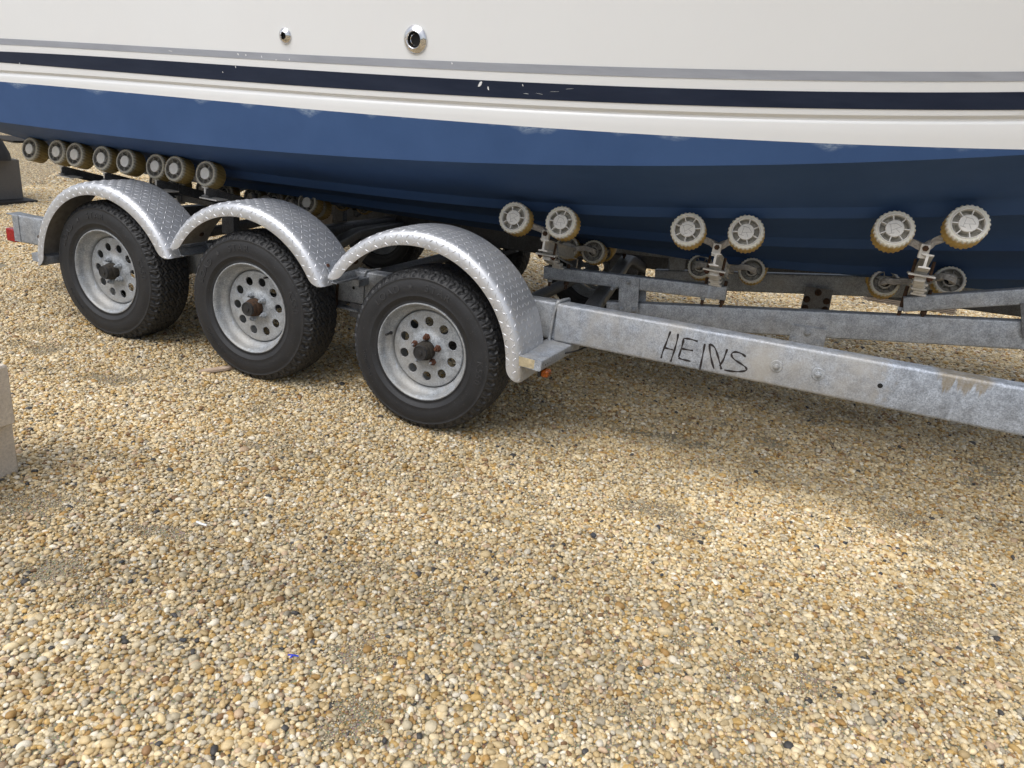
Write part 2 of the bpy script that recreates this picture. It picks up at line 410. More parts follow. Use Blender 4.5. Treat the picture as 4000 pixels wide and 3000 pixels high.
def hexgrid(xa, xb, ya, yb, sp, seed, jit=.33):
    r = np.random.default_rng(seed); ny_ = int((yb-ya)/(sp*.866)); nx_ = int((xb-xa)/sp)
    a, b = np.meshgrid(np.arange(nx_), np.arange(ny_), indexing='ij')
    x = xa + (a+.5*(b % 2))*sp; y = ya + b*sp*.866
    x = x.ravel()+r.normal(0, jit*sp, x.size); y = y.ravel()+r.normal(0, jit*sp, y.size)
    return x, y, r
P_, SC_, RT_, SH_, TN_, ID_ = [], [], [], [], [], []
def lay(xa, xb, ya, yb, sp, size, seed, zo, keep, sig=.28, sandkeep=.26, test=None):
    x, y, r = hexgrid(xa, xb, ya, yb, sp, seed)
    p = patches(x, y); k = r.random(x.size) < keep*(1-(1-sandkeep)*p)
    if test is not None: k &= test(x, y)
    x, y, p = x[k], y[k], p[k]; n = x.size
    s_ = size*np.exp(r.normal(0, sig, n)); s_ = np.minimum(s_, size*2.3)*(1-.25*p)
    z = relief(x, y) + zo + s_*.10 - p*s_*.22 + r.uniform(-.0015, .0015, n)
    P_.append(np.stack([x, y, z], -1)); el = r.uniform(.85, 1.18, n)
    SC_.append(np.stack([s_*el, s_/el, s_*r.uniform(.85, 1.1, n)], -1))
    RT_.append(np.stack([r.normal(0, .16, n), r.normal(0, .16, n), r.uniform(0, 6.283, n)], -1))
    SH_.append(np.clip(r.random(n), 0, .9999)); ua = x*.906+y*.423; va = -x*.423+y*.906
    TN_.append(np.clip(.58*r.random(n)+.86*(.5*N1(ua*.8+5, va*1.6)+.3*N2(ua*2.2, va*4.4+8)+.2*N3(ua*6, va*9))-.22-.30*p, 0, 1)); ID_.append(r.integers(0, 10, n))
def vis_near(x, y):   # the stretch of yard in front of the trailer, with a margin
    return (x > -1.9-.55*(y+2.2)) & (x < 1.0+1.35*(y+2.5)) & (x < 3.8)
lay(-3.6, 3.8, -2.3, .6, .0108, .0138, 21, .000, 1.0, test=vis_near)
lay(-3.6, 3.8, -2.3, .6, .0140, .0138, 22, .0042, .66, sandkeep=.12, test=vis_near)
lay(-3.6, 3.8, -2.3, .6, .058, .0255, 23, .003, .5, sig=.2, test=vis_near)
lay(-3.6, 3.8, -2.3, .6, .0062, .0055, 28, .003, .8, sandkeep=1.0, test=lambda x, y: vis_near(x, y) & (patches(x, y) > .12))
lay(-7.6, 3.8, .6, 3.0, .0130, .0164, 24, .001, 1.0, test=zone)
lay(-7.6, 3.8, .6, 3.0, .0175, .0160, 25, .005, .6, test=zone)
lay(-9.0, 3.9, 3.0, 8, .0200, .0250, 26, .002, .95, test=zone)
lay(-9.0, 3.9, 3.0, 8, .0300, .0250, 27, .006, .6, test=zone)
P_ = np.vstack(P_); SC_ = np.vstack(SC_); RT_ = np.vstack(RT_); SH_ = np.concatenate(SH_); TN_ = np.concatenate(TN_); ID_ = np.concatenate(ID_)
print('pebbles', len(P_))
me = bpy.data.meshes.new('gravel'); me.vertices.add(len(P_)); me.vertices.foreach_set('co', P_.astype(np.float32).ravel())
for nm, ty, arr in (('size', 'FLOAT_VECTOR', SC_), ('turn', 'FLOAT_VECTOR', RT_)):
    a = me.attributes.new(nm, ty, 'POINT'); a.data.foreach_set('vector', arr.astype(np.float32).ravel())
for nm, arr in (('shade', SH_), ('tone', TN_)):
    a = me.attributes.new(nm, 'FLOAT', 'POINT'); a.data.foreach_set('value', arr.astype(np.float32))
a = me.attributes.new('shape', 'INT', 'POINT'); a.data.foreach_set('value', ID_.astype(np.int32))
gr = link('gravel', me, PEBBLE); tag(gr, 'loose tan cream and ochre river gravel covering the yard', 'gravel', kind='stuff')
ng = bpy.data.node_groups.new('scatter', 'GeometryNodeTree')
ng.interface.new_socket('Geometry', in_out='INPUT', socket_type='NodeSocketGeometry'); ng.interface.new_socket('Geometry', in_out='OUTPUT', socket_type='NodeSocketGeometry')
gi = ng.nodes.new('NodeGroupInput'); go = ng.nodes.new('NodeGroupOutput')
ci = ng.nodes.new('GeometryNodeCollectionInfo'); ci.inputs['Collection'].default_value = peb_col; ci.inputs['Separate Children'].default_value = True
ip = ng.nodes.new('GeometryNodeInstanceOnPoints'); ip.inputs['Pick Instance'].default_value = True
def named(nm, ty):
    x = ng.nodes.new('GeometryNodeInputNamedAttribute'); x.data_type = ty; x.inputs['Name'].default_value = nm
    return [o for o in x.outputs if o.enabled][0]
er = ng.nodes.new('FunctionNodeEulerToRotation')
ng.links.new(gi.outputs[0], ip.inputs['Points']); ng.links.new(ci.outputs[0], ip.inputs['Instance'])
ng.links.new(named('shape', 'INT'), ip.inputs['Instance Index']); ng.links.new(named('turn', 'FLOAT_VECTOR'), er.inputs[0])
ng.links.new(er.outputs[0], ip.inputs['Rotation']); ng.links.new(named('size', 'FLOAT_VECTOR'), ip.inputs['Scale'])
ng.links.new(ip.outputs[0], go.inputs[0])
gr.modifiers.new('scatter', 'NODES').node_group = ng

# ------------------------------------------------------------------ the boat
YK = 1.33
poly = lambda c: (lambda x: np.polyval(c, x))
def ext_cubic(c, xa=-2.6, xb=2.0):
    p = np.poly1d(c); d = p.deriv()
    def f(x):
        x = float(x)
        if x > xb: return p(xb)+d(xb)*(x-xb)+.012*(x-xb)**2
        if x < xa: return p(xa)+d(xa)*(x-xa)
        return float(p(x))
    return f
ZC = ext_cubic([0.0020, 0.0210, 0.0910, 1.103])
ZW = ext_cubic([0.0023742714398307723, 0.009005834915860794, 0.04272153042243697, 1.2495790672333087])
ZG = ext_cubic([0.003194474285921755, 0.011459964464632908, 0.05079465720488303, 1.3051061622626068])
ZNB = ext_cubic([0.0022676797192173366, 0.011879525940854493, 0.05077575262574752, 1.3343618911570416])
ZNT = ext_cubic([0.0035004206242919985, 0.01108448823102185, 0.04494780301708912, 1.3912532591754179])
ZGB = ext_cubic([0.002859435792785732, 0.010839363721207033, 0.04739701484002813, 1.4202757249929925])
ZGT = ext_cubic([0.002352029790041695, 0.01028453054933646, 0.049230917515583686, 1.446976821447778])
def YC(x): return .04*max(x+.5, 0)**2
def FL(x): return .06+.05*max(x+1, 0)
def ZK(x):
    if x < -1.6: return .6546+(x+1.6)*.02
    if x < 2.4: return .008578633*x*x+.03767863*x+.6929233
    return .8328+.12*(x-2.4)+.10*(x-2.4)**2
def YT(x, z): return YC(x)-FL(x)*(z-ZC(x))
X0, X1 = -2.97, 5.15
xs = list(np.linspace(X0, X1, 120))
def interp(x, a, b): return float(np.interp(x, a, b))
def bot(x, y): t = (y-YC(x))/(YK-YC(x)); return ZC(x)+(ZK(x)-ZC(x))*t
ST = [([-.9, 0, .56, 1.27, 2.0, 4], [.39, .405, .39, .335, .30, .28]),
      ([-.5, .3, .77, 1.17, 1.59, 2.1, 4], [.685, .70, .685, .64, .605, .572, .54]),
      ([-.5, .62, .98, 1.37, 1.83, 2.2, 4], [.99, .966, .943, .918, .87, .815, .76])]
boat = tag(empty('motor_boat', (0, YK, ZK(0))), 'large white motor boat with navy stripe and blue bottom resting on the trailer', 'boat')
def off(o):   # keep world coordinates for meshes drawn in place
    o.parent = boat; o.matrix_parent_inverse = Matrix.Translation(-boat.location); return o
def hull_rows(x):
    """bottom section from the chine to the keel: (y, z)"""
    pts = [(YC(x), ZC(x))]
    yy = YC(x); W_ = YK-yy
    pts.append((yy+.012, ZC(x)-.006))
    for a, b in ST:
        t = interp(x, a, b); ye = yy+W_*t; k = min(1, W_/1.0)
        yf_ = ye-.022*k; zf = bot(x, yf_)
        ze = zf-.046*k
        if t > .95:   # fades into the keel aft
            g = max(0, (.99-t)/.04); ze = zf-(.010+.036*g)*k
        yr = ye+.075*k
        pts += [(yf_-.035*k, bot(x, yf_-.035*k)), (yf_-.006*k, bot(x, yf_-.006*k)-.006*k), (ye-.004*k, ze+.004*k), (ye, ze)]
        if yr < YK-.02*k: pts += [(min(yr, YK-.03*k), min(bot(x, yr), ze+.01))]
        else: pts += [(YK-.02*k, min(ze, bot(x, YK-.02*k)))]
    pts.append((YK, ZK(x)-.004))
    # never fold back
    out = [pts[0]]
    for p in pts[1:]:
        out.append((max(p[0], out[-1][0]+1e-4), p[1]))
    return out
def grid(rows, name, mat, parent, smooth=30, uvf=None, mirror=True, flip=False):
    mb = MB(); n = len(rows[0]); uv = []
    def strip(R2):
        b = len(mb.v)
        for r in R2: mb.v += [tuple(p) for p in r]
        for i in range(len(R2)-1):
            for j in range(n-1):
                mb.f.append((b+i*n+j, b+i*n+j+1, b+(i+1)*n+j+1, b+(i+1)*n+j))
    strip(rows)
    if mirror: strip([[(p[0], 2*YK-p[1], p[2]) for p in r] for r in rows])
    me = bpy.data.meshes.new(name); me.from_pydata(mb.v, [], mb.f)
    bm = bmesh.new(); bm.from_mesh(me); bmesh.ops.recalc_face_normals(bm, faces=bm.faces)
    bm.to_mesh(me); bm.free()
    me.shade_smooth(); me.set_sharp_from_angle(angle=R_(smooth))
    if uvf:
        ul = me.uv_layers.new(name='UVMap')
        for lp in me.loops:
            ul.data[lp.index].uv = uvf(me.vertices[lp.vertex_index].co)
    o = link(name, me, mat); return off(o)
rows = []
for x in xs:
    r = [(x, y, z) for y, z in hull_rows(x)]
    # the painted band above the chine, up to the waterline
    band = [(x, YT(x, z), z) for z in np.linspace(ZW(x), ZC(x)+.002, 6)]
    rows.append(band+r)
grid(rows, 'painted_bottom', BLUE, boat, 24, uvf=lambda c: (c.x, max(0, ZW(c.x)-c.z)))
rows = []
for x in xs:
    zz = [ZW(x), ZW(x)+.3*(ZG(x)-ZW(x)), ZG(x)-.014, ZG(x)-.009, ZG(x)-.004, ZG(x)+.002, ZG(x)+.0065, ZG(x)+.012, .5*(ZNB(x)+ZNT(x)), ZGB(x), ZGT(x)]
    dy = [0, 0, 0, .0012, .0045, .0050, .0005, -.0035, -.004, -.004, -.004]
    top = 2.35+.05*x
    for k in (.15, .3, .45, .6, .8, 1): zz.append(ZGT(x)+(top-ZGT(x))*k); dy.append(-.004)
    rows.append([(x, YT(x, z)+d, z) for z, d in zip(zz, dy)])
grid(rows, 'topside', GEL, boat, 30)
rows = [[(x, YT(x, z)-.0055, z) for z in np.linspace(ZNB(x)+.002, ZNT(x), 4)] for x in xs]; grid(rows, 'navy_stripe', NAVY, boat)
rows = [[(x, YT(x, z)-.0055, z) for z in np.linspace(ZGB(x), ZGT(x), 3)] for x in xs]; grid(rows, 'grey_stripe', GREY, boat)
# deck and transom close the hull
mb = MB(); tp = [(x, YT(x, 2.35+.05*x)-.004, 2.35+.05*x) for x in xs]
mb.add([p for p in tp]+[(p[0], 2*YK-p[1], p[2]) for p in tp], [(i, i+1, len(tp)+i+1, len(tp)+i) for i in range(len(tp)-1)])
off(mb.build('deck', GEL))
x = X0; sec = [(y, z) for y, z in hull_rows(x)][::-1]+[(YT(x, z), z) for z in np.linspace(ZC(x)+.01, 2.35+.05*x, 6)]
pl = [(x+.001, y, z) for y, z in sec]+[(x+.001, 2*YK-y, z) for y, z in sec[::-1][:-1]]
off(MB().add(pl, [tuple(range(len(pl)))]).build('transom', BLUE, smooth=0))
for yy in (.42, 1.75):   # thin black plates reaching aft from the foot of the transom
    off(MB().box((X0-.16, yy+.24, bot(X0, .66)+.03), (.30, .50, .012)).build('stern_plate', HUB_BLACK))
# bow stem cap is far outside the frame; close it simply
# thru-hull fittings
def thru(u, v, r, rin):
    p = at(u, v, y=.0)
    for _ in range(6): p = at(u, v, y=YT(p.x, p.z)-.004)
    n = Vector((.04*2*max(p.x+.5, 0)*0+.0, -1, -FL(p.x))).normalized()
    e = empty('thru_hull_fitting', (0, 0, 0)); off(e)
    prof = [(r, 0), (r*1.0, .002), (r*.97, .005), (r*.80, .009), (r*.62, .013), (rin*1.08, .0150), (rin, .0135), (rin*.96, .008)]
    a = MB().lathe(prof, p, n, 48); o = a.build('flange', CHROME, e, 60)
    a = MB().lathe([(rin*.96, .008), (rin*.95, .0012), (0.0001, .0012)], p, n, 40); a.build('bore', DARK_HOLE, e, 60)
    a = MB().lathe([(rin*.80, .0016), (rin*.74, .0035), (rin*.68, .0016)], p, n, 40); a.build('inner_ring', CHROME, e, 60)
thru(1115, 140, .0285, .0125); thru(1623, 155, .047, .026)
# chips in the vinyl where the gelcoat shows
def chip(u, v, w_, h_, rot, seed):
    p = at(u, v, y=0)
    for _ in range(6): p = at(u, v, y=YT(p.x, p.z)-.0062)
    r = random.Random(seed); n = 9; pts = []
    for i in range(n):
        a = 2*PI*i/n; k = r.uniform(.55, 1.1); cx = w_*k*math.cos(a); cz = h_*k*math.sin(a)
        qx = cx*math.cos(rot)-cz*math.sin(rot); qz = cx*math.sin(rot)+cz*math.cos(rot)
        pts.append((p.x+qx, YT(p.x+qx, p.z+qz)-.0062, p.z+qz))
    back = [(a_, b_+.0006, c_) for a_, b_, c_ in pts]
    return pts+back, [tuple(range(n))]+[(i, (i+1) % n, n+(i+1) % n, n+i) for i in range(n)]
for k, (u, v, w_, h_, ro) in enumerate([(1875, 328, .0055, .014, -.5), (1907, 345, .0035, .007, .4), (665, 199, .010, .0015, -.1), (930, 212, .004, .006, .6), (960, 214, .004, .004, 0),
        (1022, 222, .002, .005, .3), (1078, 234, .006, .002, 0), (1130, 232, .003, .004, .5), (77, 249, .003, .007, .4), (920, 261, .002, .006, .3), (2042, 333, .0015, .005, .5),
        (2055, 366, .012, .0006, .0), (2105, 366, .018, .0004, -.06), (2165, 358, .024, .0003, .12), (2225, 347, .02, .0003, .16), (1765, 247, .003, .004, .2), (870, 282, .0015, .004, .6)]):
    off(MB().add(*chip(u, v, w_, h_, ro, k)).build('paint_chip', GEL, smooth=0))

# ------------------------------------------------------------------ the trailer
TR = tag(empty('boat_trailer', (0, YK, 0)), 'galvanised triple axle boat trailer with diamond plate fenders and amber rollers', 'trailer')
def tr(o): o.parent = TR; o.matrix_parent_inverse = Matrix.Translation(-TR.location); return o
def mirror_part(o):
    """the same part on the far side of the trailer, with its own pieces"""
    c = o.copy(); COL.objects.link(c); c.parent = TR; c.matrix_parent_inverse = Matrix.Translation(-TR.location)
    c.location = (o.location.x, 2*YK-o.location.y, o.location.z)
    c.matrix_basis = Matrix.Translation((0, 2*YK, 0)) @ Matrix.Diagonal((1, -1, 1, 1)) @ o.matrix_basis
    for ch in list(o.children):
        d = ch.copy(); COL.objects.link(d); d.parent = c; d.matrix_parent_inverse = ch.matrix_parent_inverse
    return c
ZT = lambda x: .583+.047*x       # rail top: the trailer stands slightly nose up
H = .158
def rail(pts, name, mat, w_=.076, h_=H, parent=None):
    P = [Vector((x, y+w_/2, ZT(x)-h_/2)) for x, y in pts]
    return tr(MB().sweep(P, rrect(w_, h_, .012)).build(name, mat, None, 40))
railA = rail([(-2.78, .25), (.50, .25)], 'side_rail', GALV)
railB = rail([(.485, .238), (2.12, .125), (3.4, .10), (5.6, 1.22)], 'tongue_rail', GALV_RAIL, w_=.080, h_=.160)
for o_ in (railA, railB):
    c_ = mirror_part(o_); c_.data = c_.data.copy(); c_.data.materials.clear(); c_.data.materials.append(GALV_DARK)  # far rails get a darker copy, their shade and dirt painted in
def onB(u, v, lift=.0):
    """point on the outer face of the near tongue rail"""
    p = Vector((.485, .238, 0)); d = Vector((2.12-.485, .125-.238, 0)); n = Vector((-d.y, d.x, 0)).normalized()
    p = p - n*lift; r = ray(u, v); t = (p-CAM).dot(n)/r.dot(n); return CAM+r*t
# bent rear end of the rail: open channel
yy = .25
tr(MB().box((-2.830, yy+.042, ZT(-2.83)-.004), (.096, .084, .006)).build('rear_channel', GALV, None))
tr(MB().box((-2.835, yy+.085, ZT(-2.83)-.034), (.10, .006, .054)).build('rear_channel', GALV, None))
tr(MB().box((-2.80, yy-.001, ZT(-2.8)-.078), (.05, .006, .150)).build('rear_plate', GALV, None))
tl = tr(MB().box((-2.87, yy+.03, ZT(-2.87)-.125), (.075, .055, .075), bev=.006).build('side_marker', LENS_R, None)); tl['label'] = 'red rear side marker lamp'
mirror_part(tl)
rb = tr(MB().lathe([(.010, 0), (.010, .004), (.006, .006), (.0001, .006)], (-2.62, .25, ZT(-2.62)-.105), (0, -1, 0), 12).build('bolt', RUST_DARK, None))

# handwriting in marker on the tongue rail
def hw(pts): return [(2600+x/2.765, 1000+y/2.765) for x, y in pts]
S4 = lambda l: [(1900+x/1.843, 750+y/1.843) for x, y in l]
strokes = [S4([(1326, 1003), (1312, 1040), (1290, 1100), (1268, 1155), (1258, 1197)]),
  S4([(1380, 1020), (1375, 1060), (1358, 1125), (1340, 1180), (1326, 1222)]), S4([(1285, 1122), (1310, 1128), (1342, 1136)]),
  S4([(1417, 1068), (1410, 1105), (1396, 1150), (1383, 1190)]), S4([(1419, 1085), (1420, 1058), (1440, 1055), (1480, 1062), (1522, 1076)]),
  S4([(1404, 1127), (1440, 1134), (1488, 1142)]), S4([(1382, 1193), (1400, 1202), (1430, 1210), (1469, 1219)]),
  S4([(1573, 1093), (1562, 1150), (1548, 1220), (1536, 1280)]),
  S4([(1606, 1094), (1610, 1150), (1622, 1215), (1638, 1272)]), S4([(1606, 1094), (1640, 1115), (1660, 1160), (1676, 1215), (1692, 1277)]), S4([(1734, 1130), (1722, 1165), (1705, 1210), (1678, 1252)]),
  S4([(1867, 1186), (1840, 1165), (1800, 1152), (1772, 1158), (1765, 1178), (1785, 1205), (1830, 1235), (1862, 1258), (1873, 1277), (1860, 1288), (1820, 1293), (1770, 1291), (1712, 1281)])]
mb = MB()
for st in strokes:
    P = [onB(u, v, .0007) for u, v in st]
    # smooth with Catmull-Rom
    Q = []
    for i in range(len(P)-1):
        a = P[max(0, i-1)]; b = P[i]; c2 = P[i+1]; d = P[min(len(P)-1, i+2)]
        for k in range(5):
            t = k/5; Q.append(.5*((2*b)+(-a+c2)*t+(2*a-5*b+4*c2-d)*t*t+(-a+3*b-3*c2+d)*t**3))
    Q.append(P[-1]); n = Vector((.069, -.9976, 0)).normalized()*1
    wd = [.0042*(.75+.25*math.sin(i*.7)) for i in range(len(Q))]
    rings = []
    for i, p in enumerate(Q):
        d = (Q[min(i+1, len(Q)-1)]-Q[max(i-1, 0)]).normalized(); s_ = d.cross(n).normalized()
        rings += [p-s_*wd[i], p+s_*wd[i]]
    mb.add(rings, [(2*i, 2*i+1, 2*i+3, 2*i+2) for i in range(len(Q)-1)])
o = mb.build('handwriting', INK, None, 0); o.parent = railB
o['label'] = 'HEINS handwritten in black marker'
def bolt_at(p, n, r=.011, washer=.021, mat=ALU, name='bolt', h=.008):
    n = Vector(n).normalized(); a = MB()
    a.lathe([(washer, 0), (washer, .003), (washer*.93, .004), (r*.9, .004)], p, n, 28)
    a.lathe([(r, .004), (r, .004+h), (r*.8, .006+h), (.0001, .006+h)], p, n, 6)
    a.lathe([(r*.55, .004+h), (r*.5, .010+h), (.0001, .011+h)], p, n, 12)
    return tr(a.build(name, mat, None, 30))
nB = Vector((-.069, -1, 0))
for u, v in ((3033, 1430), (3196, 1461)): bolt_at(onB(u, v), nB, .0105, .022, GALV_WHEEL)
p = onB(3438, 1507, .0008); tr(MB().lathe([(.0085, 0), (.0001, .0003)], p, nB, 24).build('bolt_hole', DARK_HOLE, None, 0))
# U-bolt round the rail joint, step bracket and marker lamp
ub = .462
z1 = ZT(ub)
path = [(ub, .243, z1-H-.03), (ub+.006, .243, z1-.05), (ub+.012, .243, z1-.004), (ub+.016, .250, z1+.006), (ub+.03, .30, z1+.009), (ub+.032, .332, z1+.006), (ub+.034, .335, z1-.02)]
tr(MB().tube(path, .0072, 12).build('u_bolt', GALV_WHEEL, None))
tr(MB().tube([(ub, .243, z1-H-.028), (ub, .243, z1-H+.0)], .0078, 10).build('u_bolt_thread', RUST, None))
def step(xa, y0, y1, skew, zt, name='step_bracket'):
    e = empty(name); tr(e)
    P = [Vector((xa, y0, zt-.021)), Vector((xa+skew, y1, zt-.021))]
    MB().sweep(P, rrect(.116, .042, .006)).build('step_tube', GALV_DUSTY, e, 40)
    return e
zs = ZT(.48)-H-.001
st1 = step(.483, -.045, .34, .03, zs)
MB().box((.483, -.0462, zs-.021), (.112, .0022, .036)).build('end_stain', simple('tan stained end', (.40, .34, .22), .7, 0, 60, .3), st1)
mb = MB()
for k in range(4): mb.lathe([(.0045, .0), (.0001, .0004)], (.4835+.058+.0008+.008*(.03+.022*k)/.385*3.2, -.008+.022*k, zs-.024), (1, 0, 0), 14)
mb.build('adjustment_hole', DARK_HOLE, st1, 0)
ml = empty('marker_lamp'); ml.parent = st1
lc = Vector((.538, .004, zs-.058))
MB().box(lc+Vector((-.012, 0, 0)), (.012, .050, .034), bev=.003).build('lamp_base', BLACK_RUBBER, ml)
lp = MB(); lp.box(lc+Vector((.008, 0, -.002)), (.032, .046, .028), bev=.008); lp.build('lens', LENS_O, ml)
pq = at(123, 986, y=-.03); st2 = step(pq.x+.058, -.03, .34, .0, pq.z, 'rear_step_bracket')

# ---- wheels
def wheel_meshes():
    out = {}
    # tyre carcass
    side = [(.2045, .010), (.207, .000), (.2125, -.0055), (.2135, -.0035), (.222, -.0095), (.236, -.0150), (.2375, -.0160), (.2395, -.0160), (.2410, -.0155), (.255, -.0175), (.272, -.0180), (.285, -.0168), (.300, -.0132),
            (.3075, -.0108), (.309, -.0120), (.311, -.0118), (.3125, -.0090)]
    ysurf = lambda r: float(np.interp(r, [s[0] for s in side], [s[1] for s in side]))
    NA = 1056
    half = [(.3125, -.0090), (.320, -.0048), (.3275, .0012), (.3335, .0080), (.3385, .0140), (.3425, .022), (.3455, .040), (.3468, .070), (.347, .105)]
    pf = np.array(half+[(r_, .21-y_) for r_, y_ in half[::-1][1:]])
    al = np.concatenate([[0], np.cumsum(np.hypot(*np.diff(pf, axis=0).T))]); NP = 74; tt = np.linspace(0, al[-1], NP)
    base = np.interp(tt, al, pf[:, 0]); ys = np.interp(tt, al, pf[:, 1])
    dr = np.gradient(base, tt); dy_ = np.gradient(ys, tt); nl = np.hypot(dr, dy_); nr_, ny2 = dy_/nl, -dr/nl
    th = np.arange(NA)*2*PI/NA; T, Yg = np.meshgrid(th, ys, indexing='ij'); Rb = np.broadcast_to(base, T.shape)
    ph = T*46/(2*PI); ad = np.abs(Yg-.105)
    tri = lambda a: 2*np.abs((a % 1)-.5)*2-1
    yz = Yg+.0060*np.sin(ph*2*PI)+.0022*tri(ph*2+.3)
    g = np.zeros_like(T)
    for c_, w2 in ((.044, .0036), (.084, .0032), (.126, .0032), (.166, .0036)):
        g = np.maximum(g, np.clip(1.7-np.abs(yz-c_)/w2, 0, 1)*(ad < .085))
    rib = np.floor((yz-.004)/.041)
    sip = np.abs(((ph+.30*np.sin((Yg-.105)*150)+.5*rib) % 1)-.5)
    g = np.maximum(g, .95*np.clip(1.7-sip/.075, 0, 1)*(ad < .092))
    sip2 = np.abs(((ph*2+.3*np.sin((Yg-.105)*260)+.25*rib) % 1)-.5); g = np.maximum(g, .4*np.clip(1.4-sip2/.06, 0, 1)*(ad < .1))
    edge = np.clip((ad-.082)/.008, 0, 1)*np.clip((Rb-.313)/.008, 0, 1)
    lug = np.clip(2.0-np.abs(((ph+.12*np.sin(Yg*220)) % 1)-.5)/.10, 0, 1); lug2 = .5*np.clip(1.6-np.abs(((ph*2+.5) % 1)-.5)/.10, 0, 1)
    g = np.maximum(g, np.maximum(lug, lug2)*edge)
    g = g*.0075+.0005*np.sin(ph*9+Yg*400)*np.clip((Rb-.32)/.01, 0, 1)
    rr = Rb-g*nr_; yy2 = Yg-g*ny2
    V = np.stack([rr*np.cos(T), yy2, rr*np.sin(T)], -1).reshape(-1, 3)
    I = np.arange(NA*NP).reshape(NA, NP); I2 = np.roll(I, -1, 0)
    Fq = np.stack([I[:, :-1], I[:, 1:], I2[:, 1:], I2[:, :-1]], -1).reshape(-1, 4)
    mb = MB(); mb.v = V.tolist(); mb.f = [tuple(f) for f in Fq.tolist()]
    mb.lathe([(r, -y) for r, y in side], (0, 0, 0), (0, -1, 0), 192)
    mb.lathe([(r, -(.21-y)) for r, y in side], (0, 0, 0), (0, -1, 0), 96)
    me = bpy.data.meshes.new('tyre'); me.from_pydata(mb.v, [], mb.f); me.shade_smooth(); me.materials.append(TYRE); out['tyre'] = me
    # rim barrel
    prof = [(.2040, .010), (.2077, .004), (.2086, -.001), (.2070, -.0055), (.2035, -.0060), (.1995, -.0020), (.1965, .0040), (.1940, .012), (.1925, .022), (.1880, .032), (.1800, .039),
            (.1735, .045), (.1700, .054), (.1690, .072), (.166, .085), (.158, .092), (.158, .135), (.178, .150), (.190, .165), (.2077, .190)]
    out['rim'] = MB().lathe([(r, -y) for r, y in prof], (0, 0, 0), (0, -1, 0), 128).mesh('rim', 50)
    # wheel disc with ten round holes
    def surf(r):  # depth y of the disc at radius r
        return float(np.interp(r, [.036, .040, .050, .066, .074, .084, .145, .156, .162, .1655], [.044, .043, .0435, .0445, .050, .0555, .0545, .0530, .0545, .060]))
    pts, edges = [], []
    def ring(r, n, c=(0, 0), closed=True, a0=0):
        b = len(pts)
        for i in range(n): pts.append(Vector((c[0]+r*math.cos(a0+2*PI*i/n), c[1]+r*math.sin(a0+2*PI*i/n))))
        for i in range(n): edges.append((b+i, b+(i+1) % n))
    for r in (.1655, .162, .156, .145, .095, .084, .074, .066, .050, .040, .036): ring(r, 96 if r > .08 else 60)
    holes = [(.119*math.cos(R_(18+36*k)), .119*math.sin(R_(18+36*k))) for k in range(10)]
    for h in holes: ring(.0192, 24, h); ring(.0215, 24, h)
    vv, ee, ff, *_ = delaunay_2d_cdt(pts, edges, [], 0, 1e-6)
    fs = []
    for f in ff:
        c = sum((vv[i] for i in f), Vector((0, 0)))/len(f)
        if c.length < .0359 or c.length > .1655: continue
        if any((c-Vector(h)).length < .0188 for h in holes): continue
        fs.append(tuple(f))
    V3 = []
    for v in vv:
        y = surf(v.length)
        for h in holes:
            if (v-Vector(h)).length < .0197: y += .004
        V3.append((v.x, y, v.y))
    me = bpy.data.meshes.new('wheel_disc'); me.from_pydata(V3, [], fs); me.shade_smooth(); me.set_sharp_from_angle(angle=R_(40)); out['disc'] = me
    sm = bpy.data.objects.new('tmp', me)
    m2 = MB().lathe([(.042, -.05), (.042, -.044), (.041, -.022), (.039, -.017), (.035, -.015), (.035, 0), (.033, .004), (.0315, .006)], (0, 0, 0), (0, -1, 0), 40).mesh('hub', 40); out['hub'] = m2
    out['cap'] = MB().lathe([(.0320, .002), (.0320, .012), (.030, .015), (.0265, .0145), (.0255, .0130), (.0115, .0130), (.0105, .0165), (.0001, .017)], (0, 0, 0), (0, -1, 0), 40).mesh('hub_cap', 40)
    a = MB(); a.lathe([(.0155, -.044), (.0155, -.040), (.0125, -.036), (.0115, -.028), (.0105, -.024), (.0001, -.024)], (0, 0, 0), (0, -1, 0), 6)
    out['nut'] = a.mesh('lug_nut', 25)
    a = MB(); a.lathe([(.0058, -.030), (.0056, -.016), (.004, -.013), (.0001, -.013)], (0, 0, 0), (0, -1, 0), 12); out['stud'] = a.mesh('stud', 25)
    a = MB(); a.lathe([(.0085, 0), (.0075, .004), (.005, .008), (.0045, .030), (.0048, .031), (.0048, .040), (.0001, .041)], (0, 0, 0), (0, -1, 0), 14); out['valve'] = a.mesh('valve_stem', 40)
    # raised lettering
    def text(body, size, rad, a0, emb=.0016):
        cu = bpy.data.curves.new('t', 'FONT'); cu.body = body; cu.size = size; cu.align_x = 'CENTER'; cu.extrude = emb; cu.space_character = 1.25
        o = bpy.data.objects.new('t', cu); me_ = bpy.data.meshes.new_from_object(o)
        for v in me_.vertices:
            a_ = R_(a0)-v.co.x/rad; r = rad+v.co.y
            v.co = (r*math.cos(a_), ysurf(r)-.0006-v.co.z, r*math.sin(a_))
        bpy.data.objects.remove(o); me_.materials.clear(); me_.materials.append(LETTER); return me_
    def star(rad, a0, s):
        pt = []
        for i in range(10):
            k = s if i % 2 == 0 else s*.42; a = PI/2+i*PI/5; pt.append((k*math.cos(a), k*math.sin(a)))
        V = []
        for z in (-.001, .0012):
            for x, y in pt:
                a_ = R_(a0)-x/rad; r = rad+y+.014; V.append((r*math.cos(a_), ysurf(r)-.0006-z, r*math.sin(a_)))
        return MB().add(V, [tuple(range(10, 20))]+[(i, (i+1) % 10, 10+(i+1) % 10, 10+i) for i in range(10)]).mesh('lettering', 0)
